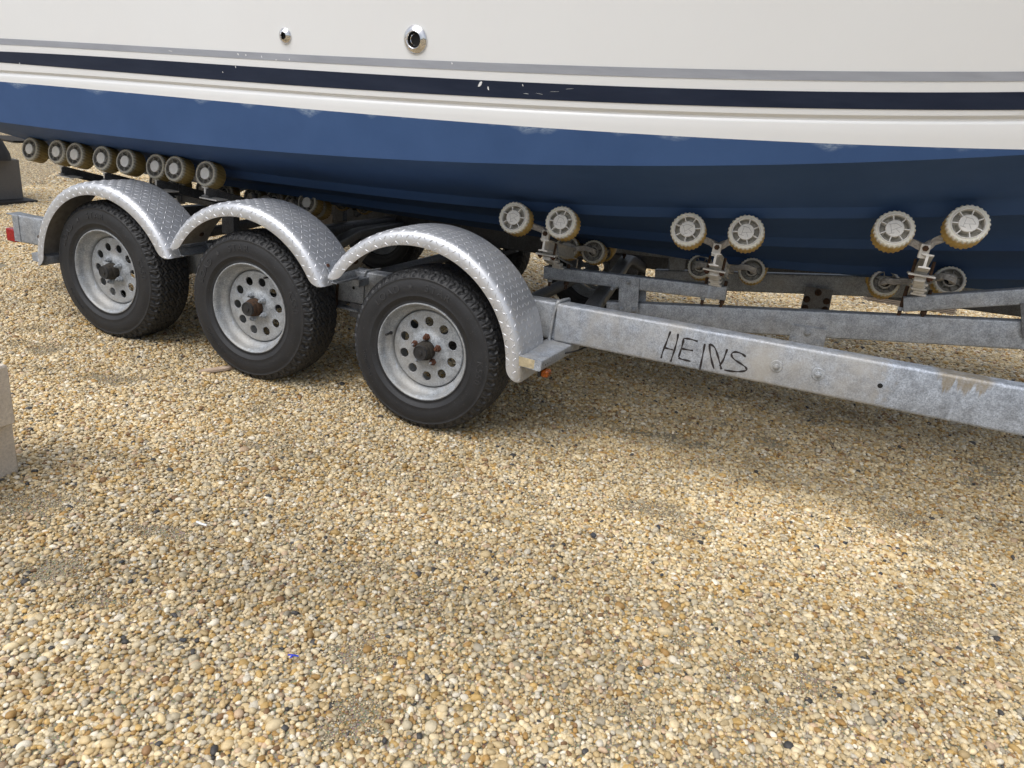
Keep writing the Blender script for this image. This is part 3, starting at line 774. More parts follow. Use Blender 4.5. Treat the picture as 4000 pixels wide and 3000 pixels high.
    out['text'] = [text('LOAD', .042, .262, 126), star(.262, 101, .014), text('STAR', .042, .262, 75), text('K550', .038, .264, -6), text('ST205/75D15', .017, .262, 200)]
    out['text'][1].materials.append(LETTER)
    return out
WM = wheel_meshes()
for k in ('rim', 'disc'): WM[k].materials.clear(); WM[k].materials.append(GALV_WHEEL)
def wheel(x, y, hubmat, nutmats, rotdeg, valve, flip=False, far=False):
    e = empty('wheel', (x, y, .343)); tr(e)
    if flip: e.rotation_euler.z = PI
    def ch(name, me, mat=None, rot=0, loc=(0, 0, 0)):
        if mat is not None: me = me.copy(); me.materials.clear(); me.materials.append(mat)
        o = bpy.data.objects.new(name, me); COL.objects.link(o); o.parent = e; o.rotation_euler.y = rot; o.location = loc; return o
    r = -R_(rotdeg)
    ch('tyre', WM['tyre'], rot=r); ch('rim', WM['rim']); ch('wheel_disc', WM['disc'], rot=r)
    if far: return e
    ch('hub', WM['hub'], hubmat); ch('hub_cap', WM['cap'], BLACK_RUBBER)
    for k in range(5):
        a = R_(90+rotdeg+72*k)
        if nutmats[k] is None: continue
        loc = (.057*math.cos(a), 0, .057*math.sin(a))
        ch('lug_nut', WM['nut'], nutmats[k][0], loc=loc); ch('stud', WM['stud'], nutmats[k][1], loc=loc)
    a = R_(valve); o = ch('valve_stem', WM['valve'], BLACK_RUBBER, loc=(.178*math.cos(a), .042, .178*math.sin(a)))
    o.rotation_euler = (0, 0, 0)
    for t in WM['text']: ch('lettering', t, rot=r)
    return e
SPC = .8981
GR = (GALV_WHEEL, GALV_WHEEL); RU = (RUST, GALV_WHEEL); RR = (RUST, RUST)
w3 = wheel(0, 0, HUB_BLACK, [RR, RU, GR, RU, RR], 2, 168); w3['label'] = 'front near wheel with rusty lug nuts'
w2 = wheel(-SPC, 0, RUST_DARK, [GR, GR, GR, GR, GR], 24, 62); w2['label'] = 'middle near wheel with brown rusted hub'
w1 = wheel(-2*SPC, 0, HUB_BLACK, [GR, GR, GR, GR, GR], 20, 30); w1['label'] = 'rear near wheel with black greasy hub'
for k in range(3): wheel(-k*SPC, 2*YK, HUB_BLACK, None, 11*k, 0, flip=True, far=True)
for k in range(3):   # axles with hangers
    x = -k*SPC
    tr(MB().tube([(x, .16, .343), (x, 2*YK-.16, .343)], .034, 14).build('axle', GALV_DARK, None))
    for s_ in (0, 1):
        y = .29 if s_ == 0 else 2*YK-.29
        a = MB(); a.sweep([(x-.33, y, .40), (x-.18, y, .325), (x, y, .300), (x+.18, y, .325), (x+.33, y, .40)], rrect(.055, .035, .004, 1)); tr(a.build('leaf_spring', GALV_DARK, None))
    for dx in (-.40, .40):
        tr(MB().box((x+dx, .29, ZT(x+dx)-H-.035), (.07, .07, .068)).build('spring_hanger', GALV_DARK, None))
# brake line strap and small U-bolt on the rail between the wheels
xq = -.452
tr(MB().tube([(xq, .246, ZT(xq)-H-.01), (xq, .245, ZT(xq)-.01), (xq+.004, .25, ZT(xq)+.004), (xq+.02, .34, ZT(xq)+.004)], .0045, 8).build('u_bolt', GALV_WHEEL, None))
tr(MB().lathe([(.0075, 0), (.0001, .0005)], (-.512, .2494, ZT(-.5)-.085), (0, -1, 0), 20).build('bolt_hole', DARK_HOLE, None, 0))
tr(MB().tube([(-.60, .247, .37), (-.60, .247, .50)], .006, 8).build('u_bolt_thread', RUST_DARK, None))
tr(MB().box((-.56, .265, ZT(-.56)-H-.03), (.16, .05, .010)).build('spring_plate', GALV, None))

# ---- fenders: rolled diamond plate
CS = [(-.056, .422), (-.0578, .430), (-.0580, .446), (-.0562, .460), (-.0500, .4710), (-.0395, .4780), (-.0250, .4812), (-.004, .4830), (.045, .485), (.115, .486), (.185, .486)]
cs = np.array(CS); cl = np.concatenate([[0], np.cumsum(np.hypot(*np.diff(cs, axis=0).T))])
FC = {0: (-.020, .362), 1: (-.890, .336), 2: (-1.742, .302)}   # centre of each arch
def fender(x, a0, a1, tails):
    cx, cz = FC[x]
    def P(a, s, h=0):
        y = float(np.interp(s, cl, cs[:, 0])); r = float(np.interp(s, cl, cs[:, 1]))
        i = min(len(cl)-2, max(0, int(np.searchsorted(cl, s))-1)); d = cs[i+1]-cs[i]; d = d/np.hypot(*d)
        ny_, nr = -d[1], d[0]
        y += ny_*h; r += nr*h
        # pull in the ends: the sheet straightens a little
        return Vector((cx+r*math.cos(a), y, cz+r*math.sin(a)))
    e = empty('fender', (0, 0, 0)); tr(e)
    Rc = .062; span = abs(a1-a0)*.45; n = 100
    dd = sorted(set([0, .002, .005, .009, .014, .02, .028, .038, .05, Rc]+[span-q_ for q_ in (0, .002, .005, .009, .014, .02, .028, .038, .05, Rc)]+[Rc+(span-2*Rc)*i/64 for i in range(65)]))
    A = [a0+(a1-a0)*q_/span for q_ in dd]; n = len(A)-1; m = len(CS)
    def smin(q_):
        k = min(q_, span-q_)
        return 0 if k >= Rc else Rc-math.sqrt(max(0, Rc*Rc-(Rc-k)**2))
    def shell(h): return [P(a, max(s, smin(q_)), h) for a, q_ in zip(A, dd) for s in cl]
    quads = [(i*m+j, i*m+j+1, (i+1)*m+j+1, (i+1)*m+j) for i in range(n) for j in range(m-1)]
    mb = MB(); mb.add(shell(0), quads); mb.build('fender_skin', FENDER, e, 60)
    mb = MB(); mb.add(shell(-.003), quads)
    o_ = shell(0); i_ = shell(-.003)
    mb.add([o_[i*m] for i in range(n+1)]+[i_[i*m] for i in range(n+1)], [(k, k+1, n+1+k+1, n+1+k) for k in range(n)])
    for k0 in (0, n): mb.add([o_[k0*m+j] for j in range(m)]+[i_[k0*m+j] for j in range(m)], [(j, j+1, m+j+1, m+j) for j in range(m-1)])
    mb.build('underside', FENDER_IN, e, 60)
    # raised lozenges
    mb = MB(); pit = .0265; na = int(abs(a1-a0)*.475/pit); ns = int(cl[-1]/pit)
    for i in range(na):
        for j in range(ns+1):
            a = a0+(a1-a0)*(i+.5)/na; s = pit*(j+.35)
            if s > cl[-1]-.010 or s < smin((i+.5)/na*span)+.008: continue
            o45 = (1 if (i+j) % 2 else -1)*R_(45)
            L, W_, Hh = .0116, .0025, .0016
            def lp(u, v, h):
                du = u*math.cos(o45)-v*math.sin(o45); dv = u*math.sin(o45)+v*math.cos(o45)
                return P(a+du/.475, min(max(s+dv, .001), cl[-1]), h)
            V = [lp(-L, 0, 0), lp(-L*.4, -W_, 0), lp(L*.4, -W_, 0), lp(L, 0, 0), lp(L*.4, W_, 0), lp(-L*.4, W_, 0), lp(-L*.45, 0, Hh), lp(L*.45, 0, Hh)]
            mb.add(V, [(0, 1, 6), (1, 2, 7, 6), (2, 3, 7), (3, 4, 7), (4, 5, 6, 7), (5, 0, 6)])
    me = bpy.data.meshes.new('tread_lozenges'); me.from_pydata(mb.v, [], mb.f)
    bm = bmesh.new(); bm.from_mesh(me); bmesh.ops.recalc_face_normals(bm, faces=bm.faces); bm.to_mesh(me); bm.free()
    o = link('tread_lozenges', me, FENDER, e); o['kind'] = 'stuff'
    return e
V1, V2 = R_(25), R_(152.5)
f3 = fender(0, V2, R_(-3), (False, True)); f2 = fender(1, V2, V1, (False, False)); f1 = fender(2, R_(180), V1, (True, False))
for f in (f1, f2, f3): mirror_part(f)
# sheet brackets in the fender valleys, rusty bolts
for k, wx in ((0, 1), (1, 2)):
    e = empty('fender_bracket'); tr(e); cx, cz = FC[wx]
    for a_d, ln, th_ in ((33, .058, .0868), (27.5, .030, .0868)):
        a = R_(a_d); rot = Matrix.Rotation(-(a-PI/2), 3, 'Y') if False else Matrix.Rotation(PI/2-a, 3, 'Y')
        c = Vector((cx+.4905*math.cos(a), .088, cz+.4905*math.sin(a))); MB().box(c, (ln, .17, .004), rot).build('bracket_plate', GALV, e)
    a = R_(34.5); nn = Vector((math.cos(a), 0, math.sin(a)))
    for yb_ in (.012, .135):
        MB().lathe([(.0085, .001), (.0085, .006), (.0001, .008)], Vector((cx, yb_, cz))+nn*.492, nn, 6).build('bolt', RUST, e, 30)
    xm = cx+.435
    MB().box((xm, .088, cz+.212), (.050, .17, .004)).build('bracket_plate', GALV, e)
    MB().box((xm, .22, cz+.185), (.045, .09, .035)).build('bracket_arm', GALV, e)
    mirror_part(e)
for cx, cz in (FC[0], FC[1]):   # bolts seen from beneath at the fender ends
    for s_, y in ((.2, .02), (.2, .12)):
        a = R_(146); p = Vector((cx+.479*math.cos(a), y, cz+.479*math.sin(a)))
        tr(MB().lathe([(.012, 0), (.009, .006), (.0001, .008)], p, (-math.cos(a), 0, -math.sin(a)), 8).build('bolt', RUST_DARK, None, 30))

# ---- rollers
def roller_meshes(R, W):
    out = {}; n = 156; h = W/2
    prof = [(.76, h-.003), (.80, h), (.90, h), (.97, h-.003), (1., h-.008), (1., h*.62), (1., h*.25), (1., 0), (1., -h*.25), (1., -h*.62), (1., -h+.008), (.97, -h+.003), (.9, -h), (.80, -h), (.76, -h+.003)]
    m = len(prof); V = []
    for i in range(n):
        a = 2*PI*i/n
        for k, (r, z) in enumerate(prof):
            rr = R*r; gap = ((i//3) % 2)
            if k in (3, 4, 5): rr -= .0030*gap*(1 if k != 3 else .8)
            if k in (9, 10, 11): rr -= .0030*(1-gap)
            if k in (6, 8): rr -= .0018*(((i+2)//3) % 2)
            V.append((rr*math.cos(a), rr*math.sin(a), z))
    F = [(i*m+k, ((i+1) % n)*m+k, ((i+1) % n)*m+k+1, i*m+k+1) for i in range(n) for k in range(m-1)]
    me = bpy.data.meshes.new('roller_tread'); me.from_pydata(V, [], F); me.shade_smooth(); me.set_sharp_from_angle(angle=R_(30)); out['tread'] = me
    a = MB(); Z = (0, 0, 1)
    for sg in (1, -1):
        ax = (0, 0, sg)
        a.lathe([(R*.79, h-.004), (R*.785, h+.0012), (R*.765, h+.0025), (R*.735, h+.0015), (R*.72, h-.004), (R*.71, h-.010)], (0, 0, 0), ax, 48)
        for k in range(7):
            t = 2*PI*k/7+PI/2; mid = Vector((math.cos(t), math.sin(t), 0))*R*.58; rot = Matrix.Rotation(t, 3, 'Z')
            a.box((mid.x, mid.y, sg*(h-.012)), (R*.28, .0034, .022), rot, 0)
    out['hub'] = a.mesh('roller_hub', 40)
    a = MB()
    for sg in (1, -1): a.lathe([(R*.71, h-.010), (R*.69, h-.034), (R*.46, h-.034), (R*.44, h-.004), (R*.30, h-.003)], (0, 0, 0), (0, 0, sg), 40)
    out['well'] = a.mesh('hub_well', 40)
    out['cap'] = MB().lathe([(R*.445, h-.006), (R*.445, h+.0005), (R*.425, h+.002), (R*.2, h+.0030), (.0001, h+.0032)], (0, 0, 0), Z, 40).mesh('roller_cap', 30)
    # raised emblem on the cap: an angular letter with a pointed bowl
    a = MB()
    def bar(p, q, w_=.0016):
        p = Vector((*p, h+.0032)); q = Vector((*q, h+.0032)); a.sweep([p, q], rrect(w_, .0014, .0003, 1))
    k = R*.33
    bar((-k*.55, -k*.75), (-k*.55, k*.75)); bar((-k*.8, k*.75), (k*.25, k*.75)); bar((k*.25, k*.75), (k*.95, k*.12)); bar((k*.95, k*.12), (-k*.5, -k*.28)); bar((k*.1, -k*.1), (k*.62, -k*.8)); bar((-k*.95, -k*.75), (-k*.15, -k*.75))
    out['emblem'] = a.mesh('emblem', 30)
    out['boss'] = MB().lathe([(R*.34, h-.016), (R*.34, h-.001), (R*.30, h+.001), (.0001, h+.001)], (0, 0, 0), Z, 32).mesh('hub_boss', 30)
    return out
RMo = roller_meshes(.0690, .084); RMi = roller_meshes(.0640, .080)
def add_roller(c, RM, axis, cap=True, grimy=False, spin=0.0):
    e = empty('roller', c); tr(e)
    z = Vector(axis).normalized(); e.rotation_mode = 'QUATERNION'
    y = Vector((0, 0, 1)); x = y.cross(z).normalized(); y = z.cross(x)
    q = Matrix((x, y, z)).transposed(); q = q @ Matrix.Rotation(spin, 3, 'Z'); e.rotation_quaternion = q.to_quaternion()
    def ch(nm, key, mat):
        k = key+mat.name
        if k not in RM: RM[k] = RM[key].copy(); RM[k].materials.clear(); RM[k].materials.append(mat)
        o = bpy.data.objects.new(nm, RM[k]); COL.objects.link(o); o.parent = e; return o
    ch('roller_tread', 'tread', ROLL_OLD if grimy else ROLL); ch('roller_hub', 'hub', HUBW if cap and not grimy else HUBG); ch('hub_well', 'well', WELL)
    if cap:
        ch('roller_cap', 'cap', HUBW)
        if not grimy: ch('emblem', 'emblem', INSET)
    else: ch('hub_boss', 'boss', BLACK_RUBBER)
    return e
def slope(x): return (ZC(x)-ZK(x))/(YK-YC(x))
def touch(u, v, r, drop=0):
    """where a roller seen at (u, v) touches the hull bottom"""
    d = ray(u, v)
    for i in range(4000):
        p = CAM+d*(1.6+i*.002)
        if p.y > YC(p.x):
            s_ = slope(p.x)
            if (bot(p.x, p.y)-drop-p.z)/math.sqrt(1+s_*s_) < r+.001: return p
    return p
ARMSEC = [(-.010, -.013), (.010, -.013), (.012, -.011), (.012, -.006), (.0105, -.005), (.012, -.004), (.012, .004), (.0105, .005), (.012, .006), (.012, .011), (.010, .013), (-.010, .013), (-.012, .011), (-.012, .006), (-.0105, .005), (-.012, .004), (-.012, -.004), (-.0105, -.005), (-.012, -.006), (-.012, -.011)]
def smooth(P, k=6):
    P = [Vector(p) for p in P]; Q = []
    for i in range(len(P)-1):
        a = P[max(0, i-1)]; b = P[i]; c2 = P[i+1]; d = P[min(len(P)-1, i+2)]
        for j in range(k):
            t = j/k; Q.append(.5*((2*b)+(-a+c2)*t+(2*a-5*b+4*c2-d)*t*t+(-a+3*b-3*c2+d)*t**3))
    return Q+[P[-1]]
def ax_at(x): s_ = slope(x); return Vector((0, -1, s_*.92)).normalized()
def ibeam(p, q, hw_=.020, hh=.026, t=.0045):
    sec = [(-hw_, -hh), (hw_, -hh), (hw_, -hh+t), (t, -hh+t*1.6), (t, hh-t*1.6), (hw_, hh-t), (hw_, hh), (-hw_, hh), (-hw_, hh-t), (-t, hh-t*1.6), (-t, -hh+t*1.6), (-hw_, -hh+t)]
    return MB().sweep([p, q], sec)
def assembly(oL, oR, iL, iR, piv, ib, ipiv, tubez, far=True, grimy=False, spin=(.3, -.5), sh=0):
    parts = []
    A = [touch(*oL, .0690, .03), touch(*oR, .0690, .03)]; Bn = [touch(*iL, .0640), touch(*iR, .0640)]
    ax = ax_at(A[0].x)
    for k, c in enumerate(A): parts.append(add_roller(c, RMo, ax, True, grimy, spin[k]))
    for k, c in enumerate(Bn): parts.append(add_roller(c, RMi, ax, False, grimy, spin[k]))
    po = at(*piv, y=A[0].y*.5+A[1].y*.5+.045)
    back = -ax*.040
    path = smooth([A[0]+back, A[0]+back+(po-A[0]-back)*.25+Vector((0, .012, 0)), A[0].lerp(po, .72)+Vector((0, .045, -.004)), po+Vector((0, .02, 0)), A[1].lerp(po, .72)+Vector((0, .045, -.004)), A[1]+back+(po-A[1]-back)*.25+Vector((0, .012, 0)), A[1]+back])
    parts.append(tr(MB().sweep(path, ARMSEC).build('roller_arm', ARM, None, 30)))
    i0 = at(*ib, y=po.y-.035); pi = at(*ipiv, y=Bn[0].y-.075)
    # pivot clip and bolt
    parts.append(tr(MB().box(po+Vector((0, -.003, -.012)), (.033, .022, .052)).build('pivot_clip', ALU, None)))
    parts.append(tr(MB().lathe([(.011, 0), (.011, .007), (.0001, .009)], po+Vector((0, -.014, 0)), (0, -1, 0), 6).build('bolt', RUST_DARK, None, 30)))
    i1 = pi+Vector((0, .06, -.028)); i1.x = pi.x*.8+i0.x*.2
    parts.append(tr(ibeam(i0, i1).build('cross_beam', ALU, None, 25)))
    # inner arms, curling into the hubs
    for c in Bn:
        f = c+ax*.036; sx = 1 if c.x > pi.x else -1
        path = smooth([pi+Vector((0, .0, .0)), pi.lerp(f, .45)+Vector((0, -.012, .012)), f+Vector((-sx*.035, -.030, .016)), f+Vector((-sx*.006, -.034, .014)), f+Vector((sx*.010, -.018, .002)), f+Vector((sx*.004, .002, -.004))])
        parts.append(tr(MB().sweep(path, ARMSEC).build('roller_arm', ARM, None, 30)))
    parts.append(tr(MB().box(pi+Vector((0, -.004, -.006)), (.034, .03, .05)).build('pivot_clip', ALU, None)))
    # clamp down to the support tube
    m_ = i0.lerp(i1, .14); tz = tubez
    parts.append(tr(MB().box((m_.x, m_.y-.012, m_.z-.034), (.094, .044, .007)).build('clamp_plate', ALU, None)))
    for sx in (-.031, .031):
        parts.append(tr(MB().tube([(m_.x+sx, m_.y+.004, m_.z+.020), (m_.x+sx, m_.y-.008, m_.z-.056)], .0058, 8).build('clamp_bolt', RUST_DARK, None)))
        parts.append(tr(MB().lathe([(.0115, 0), (.0115, .010), (.0001, .011)], (m_.x+sx, m_.y-.012, m_.z-.039), (0, 0, -1), 6).build('clamp_nut', RUST, None, 30)))
    zb = tz; zt_ = m_.z-.038; yb = .77
    top = Vector((m_.x, m_.y, zt_)); botp = Vector((m_.x+sh, yb-.01, zb))
    parts.append(tr(MB().sweep([top, top.lerp(botp, .35)], rrect(.046, .040, .004, 1), up=Vector((1, 0, 0))).build('riser_plate', ALU, None)))
    for k in range(5):
        c = top.lerp(botp, .40+.145*k)
        parts.append(tr(MB().box(c, (.040 if k % 2 else .056, .046, max(.008, abs(zt_-zb)*.110))).build('riser_block', ALU, None)))
    for sx in (-.042, .042):
        parts.append(tr(MB().tube([(m_.x+sx+sh, yb, zb-.100), (m_.x+sx+sh, yb, zb+.022)], .0075, 8).build('u_bolt', RUST_DARK, None)))
        parts.append(tr(MB().lathe([(.0125, 0), (.0125, .014), (.0001, .015)], (m_.x+sx+sh, yb, zb-.064), (0, 0, -1), 6).build('clamp_nut', RUST_DARK if sx > 0 else GALV, None, 30)))
    parts.append(tr(MB().tube([(m_.x+.032, m_.y+.02, m_.z+.01), (m_.x+.036, m_.y+.05, m_.z-.05), (m_.x+.04, yb+.05, zb+.01), (m_.x+.045, yb+.05, zb+.006)], .0045, 8).build('tie_rod', GALV, None)))
    if far:
        for p in parts: mirror_part(p)
    return A, Bn
def tubez(a, x): return a[0][1]+(a[1][1]-a[0][1])*(x-a[0][0])/(a[1][0]-a[0][0])
YT_ = .77
t1a, t1b = at(2127, 1040, y=YT_-.025), at(2840, 1121, y=YT_-.025)
t2a, t2b = at(3539, 1161, y=YT_-.025), at(3990, 1130, y=YT_-.025)
T1 = ((t1a.x, t1a.z), (t1b.x, t1b.z)); T2 = ((t2a.x, t2a.z), (t2b.x, t2b.z))
def suptube(a, b, ext=0):
    a = a+Vector((0, .025, -.031)); b = b+Vector((0, .025, -.031)); b = b+(b-a)*ext
    o = tr(MB().sweep([a, b], rrect(.050, .061, .006)).build('support_tube', GALV, None, 40)); mirror_part(o); return o
suptube(t1a, t1b); suptube(t2a, t2b, 1.6)
o5 = lambda x, y: (3300+x/3.16, 780+y/3.16); o3 = lambda x, y: (2550+x/3.687, 800+y/3.687); o2 = lambda x, y: (1950+x/3.687, 780+y/3.687)
assembly(o2(250, 285), o2(920, 350), o2(1000, 700), o2(1375, 765), o2(680, 483), o2(640, 655), o2(990, 715), tubez(T1, .30), spin=(.35, -.25))
assembly(o3(515, 385), o3(1345, 425), o3(690, 905), o3(1425, 965), o3(932, 605), o3(895, 785), o3(1050, 930), tubez(T1, 1.05), spin=(.45, -.1))
assembly(o5(590, 400), o5(1485, 340), o5(480, 1045), o5(1270, 1020), o5(990, 595), o5(1003, 760), o5(930, 1040), tubez(T2, 1.83), spin=(.3, -.15), sh=.034)
# hanger plate between support tube and inner beam
IB = lambda x: .557+.156*(x-.71)
def inner_beam():
    P = [Vector((.56, .79, IB(.56)-.056)), Vector((3.3, .79, IB(3.3)-.056))]
    return tr(MB().sweep(P, rrect(.06, .112, .008)).build('inner_beam', GALV, None, 40))
mirror_part(inner_beam())
pa, pb, pc, pd = at(2419, 1085, y=.735), at(2497, 1088, y=.735), at(2490, 1222, y=.735), at(2415, 1215, y=.735)
def plate(c4, th=.006, mat=GALV, name='hanger_plate'):
    b4 = [p+Vector((0, th, 0)) for p in c4]
    return tr(MB().add(list(c4)+b4, [(0, 1, 2, 3), (7, 6, 5, 4), (0, 4, 5, 1), (1, 5, 6, 2), (2, 6, 7, 3), (3, 7, 4, 0)]).build(name, mat, None, 0))
mirror_part(plate([pa, pb, pc, pd]))
mirror_part(plate([p+Vector((.02, .07, 0)) for p in (pa, pb, pc, pd)]))
bolt_at(at(2454, 1101, y=.733), (0, -1, 0), .009, .012, GALV_WHEEL); bolt_at(at(2427, 1208, y=.733), (0, -1, 0), .009, .012, GALV); bolt_at(at(2476, 1211, y=.733), (0, -1, 0), .009, .012, GALV)
tr(MB().tube([at(2390, 1127, y=.73), at(2418, 1117, y=.79)], .009, 12).build('bar_stub', GALV_WHEEL, None))
J = lambda x, y: (2600+x/2.765, 1000+y/2.765)
pp = [at(*J(1362, 745), y=.752), at(*J(1745, 800), y=.752), at(*J(1700, 1010), y=.752), at(*J(1320, 960), y=.752)]
plate(pp, .007)
for q_ in ((1530, 828), (1372, 905), (1645, 952)): bolt_at(at(*J(*q_), y=.750), (0, -1, 0), .011, .014, GALV_WHEEL)
pp = [at(*J(1515, 330), y=1.78), at(*J(1810, 372), y=1.78), at(*J(1755, 640), y=1.78), at(*J(1445, 620), y=1.78)]
plate(pp, .007, GALV_DARK)
for q_ in ((1648, 395), (1525, 467), (1738, 490), (1505, 560), (1720, 580)): bolt_at(at(*J(*q_), y=1.778), (0, -1, 0), .017, .018, RUST_DARK)
# hanger of the forward support tube at the frame's right edge
plate([at(3985, 1185, y=.74), at(4060, 1180, y=.74), at(4060, 1325, y=.74), at(3995, 1320, y=.74)], .006, GALV_DARK)
# cross members
def cross(P, mat=GALV_DARK, s_=(.075, .06)):
    P = smooth(P, 5); tr(MB().sweep(P, rrect(s_[0], s_[1], .012)).build('cross_member', mat, None, 40))
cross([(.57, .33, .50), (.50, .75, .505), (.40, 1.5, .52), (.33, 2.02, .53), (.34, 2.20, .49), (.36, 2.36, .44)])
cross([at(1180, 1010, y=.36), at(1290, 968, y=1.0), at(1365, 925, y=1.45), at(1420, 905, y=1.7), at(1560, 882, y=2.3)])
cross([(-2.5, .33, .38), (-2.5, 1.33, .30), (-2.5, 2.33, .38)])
for u, v in ((1850, 960), (2440, 1030), (1900, 985)):
    p = at(u, v, y=2.28); tr(MB().box(p, (.20, .02, .11), bev=.01).build('far_bracket', GALV_DARK, None))
p = at(2660, 1040, y=2.2); 
# number board with round lugs far behind
p = at(1268, 858, y=2.2); tr(MB().box(p, (.16, .012, .10), bev=.01).build('number_board', simple('dull steel plate', (.30, .26, .22), .6, .2), None))

# ---- stern rollers, in pairs over cross beams
s_px = [((141, 588), (245, 599)), ((316, 610), (420, 624)), ((513, 637), (629, 656)), ((703, 665), (824, 684))]
i_px = [(239, 664), (407, 689), (610, 717), (801, 749)]
for k, ((a, b), ip_) in enumerate(zip(s_px, i_px)):
    parts = []; C_ = []
    for u, v in (a, b):
        c = touch(u, v, .0640); C_.append(c); parts.append(add_roller(c, RMi, ax_at(-2) , True, True, random.random()*6))
    i0 = at(*ip_, y=C_[0].y-.01); i1 = i0+Vector((.02, .78, -.19))
    parts.append(tr(ibeam(i0, i1, .019, .024).build('cross_beam', GALV_DARK, None, 25)))
    parts.append(tr(MB().add(*(lambda o: ([tuple(v.co) for v in o.vertices], [tuple(f.vertices) for f in o.polygons]))(ibeam(i0+Vector((0, -.002, 0)), i0+Vector((0, .004, 0)), .019, .024).mesh('t', 0))).build('beam_end', ALU, None, 0)))
    parts.append(tr(MB().box(i0+Vector((.035, .02, -.03)), (.11, .08, .006)).build('clamp_plate', ALU, None)))
    mid = C_[0].lerp(C_[1], .5); path = smooth([C_[0]+Vector((0, .045, -.01)), mid+Vector((0, .07, -.055)), C_[1]+Vector((0, .045, -.01))])
    parts.append(tr(MB().sweep(path, ARMSEC).build('roller_arm', ARM, None, 30)))
    for dx in (-.085, .085):   # inner pair
        c = Vector((i1.x+dx, 1.09, 0)); s_ = slope(c.x); c.z = bot(c.x, 1.09)-.0625*math.sqrt(1+s_*s_)
        parts.append(add_roller(c, RMi, ax_at(-2), False, True))
        f = c+ax_at(-2)*.034; path = smooth([i1+Vector((0, -.10, .035)), f+Vector((-dx*.5, -.035, .012)), f+Vector((0, -.02, 0)), f])
        parts.append(tr(MB().sweep(path, ARMSEC).build('roller_arm', ARM, None, 30)))
    parts.append(tr(MB().box((i0.x+.01, .78, (i0.z+i1.z)/2-.045), (.06, .06, .05)).build('riser_block', ALU, None)))
    for p in parts: mirror_part(p)
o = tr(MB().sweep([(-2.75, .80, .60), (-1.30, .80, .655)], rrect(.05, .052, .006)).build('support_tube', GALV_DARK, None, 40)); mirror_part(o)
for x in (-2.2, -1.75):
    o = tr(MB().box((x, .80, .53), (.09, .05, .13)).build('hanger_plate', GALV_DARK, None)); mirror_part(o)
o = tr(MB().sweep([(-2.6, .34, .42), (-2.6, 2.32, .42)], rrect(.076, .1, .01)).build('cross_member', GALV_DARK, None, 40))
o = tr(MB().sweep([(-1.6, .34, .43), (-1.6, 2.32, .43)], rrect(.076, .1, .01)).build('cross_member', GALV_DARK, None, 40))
# a lone far roller beyond the middle fender
add_roller(touch(1214, 796, .0615), RMi, ax_at(-1), True, True)
# brake and lamp wiring
tr(MB().tube(smooth([(-.6, .345, .52), (.3, .345, .54), (.66, .33, .50), (.60, .28, .43), (.56, .18, .425)]), .0035, 8).build('wiring', BLACK_RUBBER, None))

# ------------------------------------------------------------------ loose things in the yard
def block(name, x0, x1, y0, y1, z0, z1, label, mat, group=None, rz=0):
    c = Vector(((x0+x1)/2, (y0+y1)/2, z0)); mb = MB(); mb.box((0, 0, (z1-z0)/2), (x1-x0, y1-y0, z1-z0), bev=.006)
    o = mb.build(name, mat, None, 40); o.location = c; o.rotation_euler.z = rz; return tag(o, label, 'block', group)
block('concrete_block', -1.06, -.862, -1.51, -1.114, -.01, .193, 'tan concrete block standing on the gravel, lower of the stack of two', CONC, 'stacked concrete blocks')
block('concrete_block', -1.03, -.822, -1.53, -1.128, .1945, .395, 'tan concrete block lying on top of another block', CONC, 'stacked concrete blocks', rz=.02)
b0 = at(95, 790, z=0)
zf_ = at(84, 625, y=b0.y).z
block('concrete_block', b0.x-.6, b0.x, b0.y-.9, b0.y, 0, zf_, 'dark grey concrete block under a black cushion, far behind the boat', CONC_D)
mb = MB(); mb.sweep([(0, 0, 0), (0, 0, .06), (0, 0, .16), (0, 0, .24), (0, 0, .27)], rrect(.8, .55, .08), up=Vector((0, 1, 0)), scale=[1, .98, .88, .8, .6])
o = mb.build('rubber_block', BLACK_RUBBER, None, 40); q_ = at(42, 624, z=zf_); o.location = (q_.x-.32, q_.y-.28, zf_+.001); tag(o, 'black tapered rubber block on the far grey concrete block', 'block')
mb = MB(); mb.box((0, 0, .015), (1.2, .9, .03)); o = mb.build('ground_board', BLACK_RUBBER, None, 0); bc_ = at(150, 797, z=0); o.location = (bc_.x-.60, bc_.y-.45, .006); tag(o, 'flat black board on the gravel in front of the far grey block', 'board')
# splinter of wood
p = at(838, 1447, z=.012); mb = MB()
V = [(-.085, -.008, 0), (-.03, -.016, .002), (.06, -.014, .003), (.088, -.004, .002), (.08, .012, 0), (.0, .011, .0), (-.06, .006, 0)]
mb.add([Vector(v) for v in V]+[Vector((a*.97, b*.9, .010+c)) for a, b, c in V], [tuple(range(7))[::-1], tuple(range(7, 14))]+[(i, (i+1) % 7, 7+(i+1) % 7, 7+i) for i in range(7)])
o = mb.build('wood_splinter', WOOD, None, 20); o.location = p; d = at(908, 1440, z=.012)-at(768, 1456, z=.012); o.rotation_euler = (.1, 0, math.atan2(d.y, d.x)); o.scale = (d.length/.17, 1.4, 1)
tag(o, 'short pale wood splinter on the gravel by the middle tyre', 'wood splinter')
# twig and shell
def twig(pts, r_, name, mat, label, cat):
    o = MB().tube(smooth([at(u, v, z=.020) for u, v in pts]), r_, 6).build(name, mat, None); tag(o, label, cat)
twig([(3238, 1708), (3250, 1732), (3266, 1757)], .0022, 'dry_twig', BOARD, 'thin dry pale twig lying on the shaded gravel below the tongue beam', 'twig')
twig([(768, 2038), (786, 2046), (808, 2052)], .0035, 'shell_fragment', GEL, 'thin white shell fragment on the gravel in front of the middle wheel', 'shell')
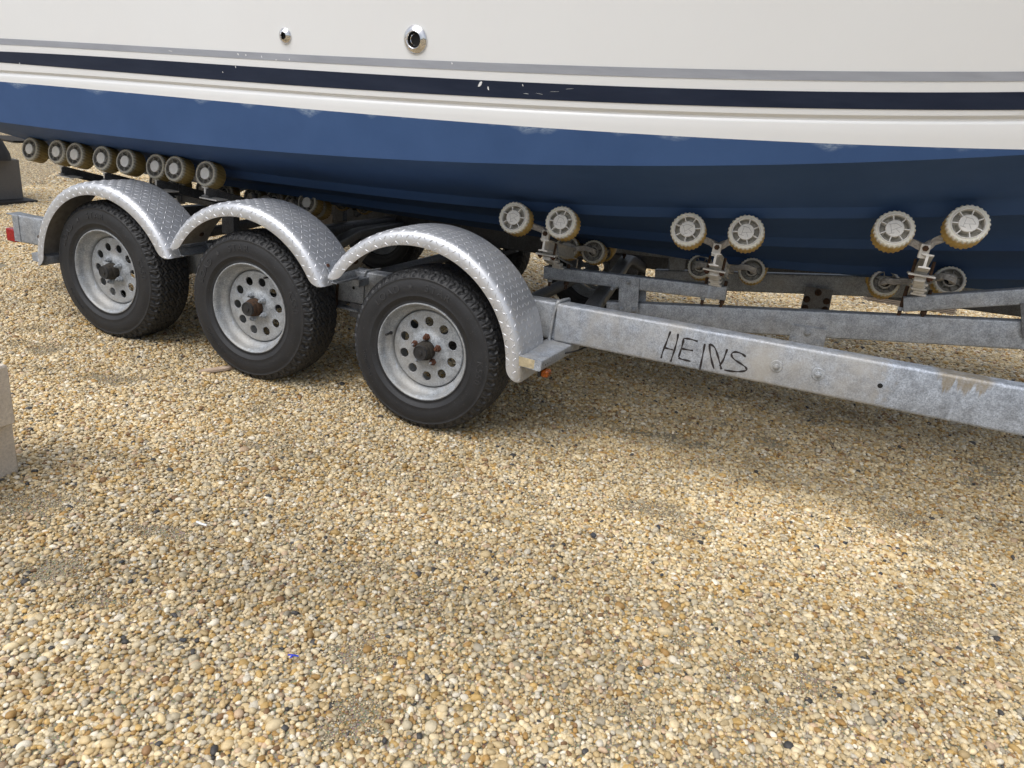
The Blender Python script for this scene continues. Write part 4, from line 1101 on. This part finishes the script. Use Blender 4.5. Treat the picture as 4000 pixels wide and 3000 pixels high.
# blue plastic scrap
p = at(1145, 2562, z=.022); mb = MB()
mb.sweep([(-.012, -.004, .001), (-.002, -.001, .003), (.012, .005, .001)], rrect(.005, .0012, .0005, 1)); mb.sweep([(-.001, -.001, .002), (-.001, -.010, .001)], rrect(.004, .0012, .0005, 1))
o = mb.build('plastic_scrap', simple('blue plastic', (.02, .05, .50), .3), None, 0); o.location = p; o.scale = (1, 1, 1); tag(o, 'tiny bright blue plastic scrap between the pebbles', 'plastic scrap')
# stack of thin boards beyond the trailer
e = tag(empty('board_stack', at(3560, 1200, z=0)), 'low stack of thin grey boards on the gravel beyond the trailer', 'boards')
b0 = at(3372, 1172, z=0); b1 = at(3718, 1226, z=0)
d = b1-b0; ang = math.atan2(d.y, d.x)
for k in range(4):
    o = MB().box((0, 0, 0), (d.length, .12, .012), bev=.001).build('board', BOARD, e, 0)
    o.matrix_parent_inverse = Matrix.Translation(-e.location); o.location = ((b0.x+b1.x)/2+.01*k, (b0.y+b1.y)/2+.01*k, .012+.017*k); o.rotation_euler.z = ang+.006*k
# dark stones
r = random.Random(5)
for k, (u, v, s_) in enumerate([(2318, 2090, .022), (2572, 2058, .018), (665, 1835, .022), (1832, 2040, .012), (2240, 1990, .009), (3153, 1590, .018), (1770, 1778, .012), (2585, 2245, .013), (475, 2195, .014), (570, 2265, .014), (2165, 2260, .013), (2910, 2130, .013), (3440, 2240, .016), (3300, 2120, .016), (510, 2270, .014), (715, 2500, .015), (2500, 2610, .013), (1925, 2175, .010), (2700, 1800, .010), (1590, 1990, .008)]):
    p = at(u, v, z=.010); bm = bmesh.new(); bmesh.ops.create_icosphere(bm, subdivisions=2, radius=.5)
    for q_ in bm.verts: q_.co = Vector((q_.co.x*1.25, q_.co.y*.8, q_.co.z*.6))*(1+r.uniform(-.16, .16))
    m_ = bpy.data.meshes.new('dark_stone'); bm.to_mesh(m_); bm.free()
    if k % 3: m_.shade_smooth()
    o = link('dark_stone', m_, None); m_.materials.append(simple('slate %d' % k, (.045, .05, .06), .75, 0, 90, .5) if k == 0 else bpy.data.materials['slate 0'])
    o.location = p; o.scale = (s_, s_, s_); o.rotation_euler = (0, 0, r.uniform(0, 6)); tag(o, 'small dark slate stone lying among the tan pebbles', 'stone', 'dark stones scattered in the gravel')
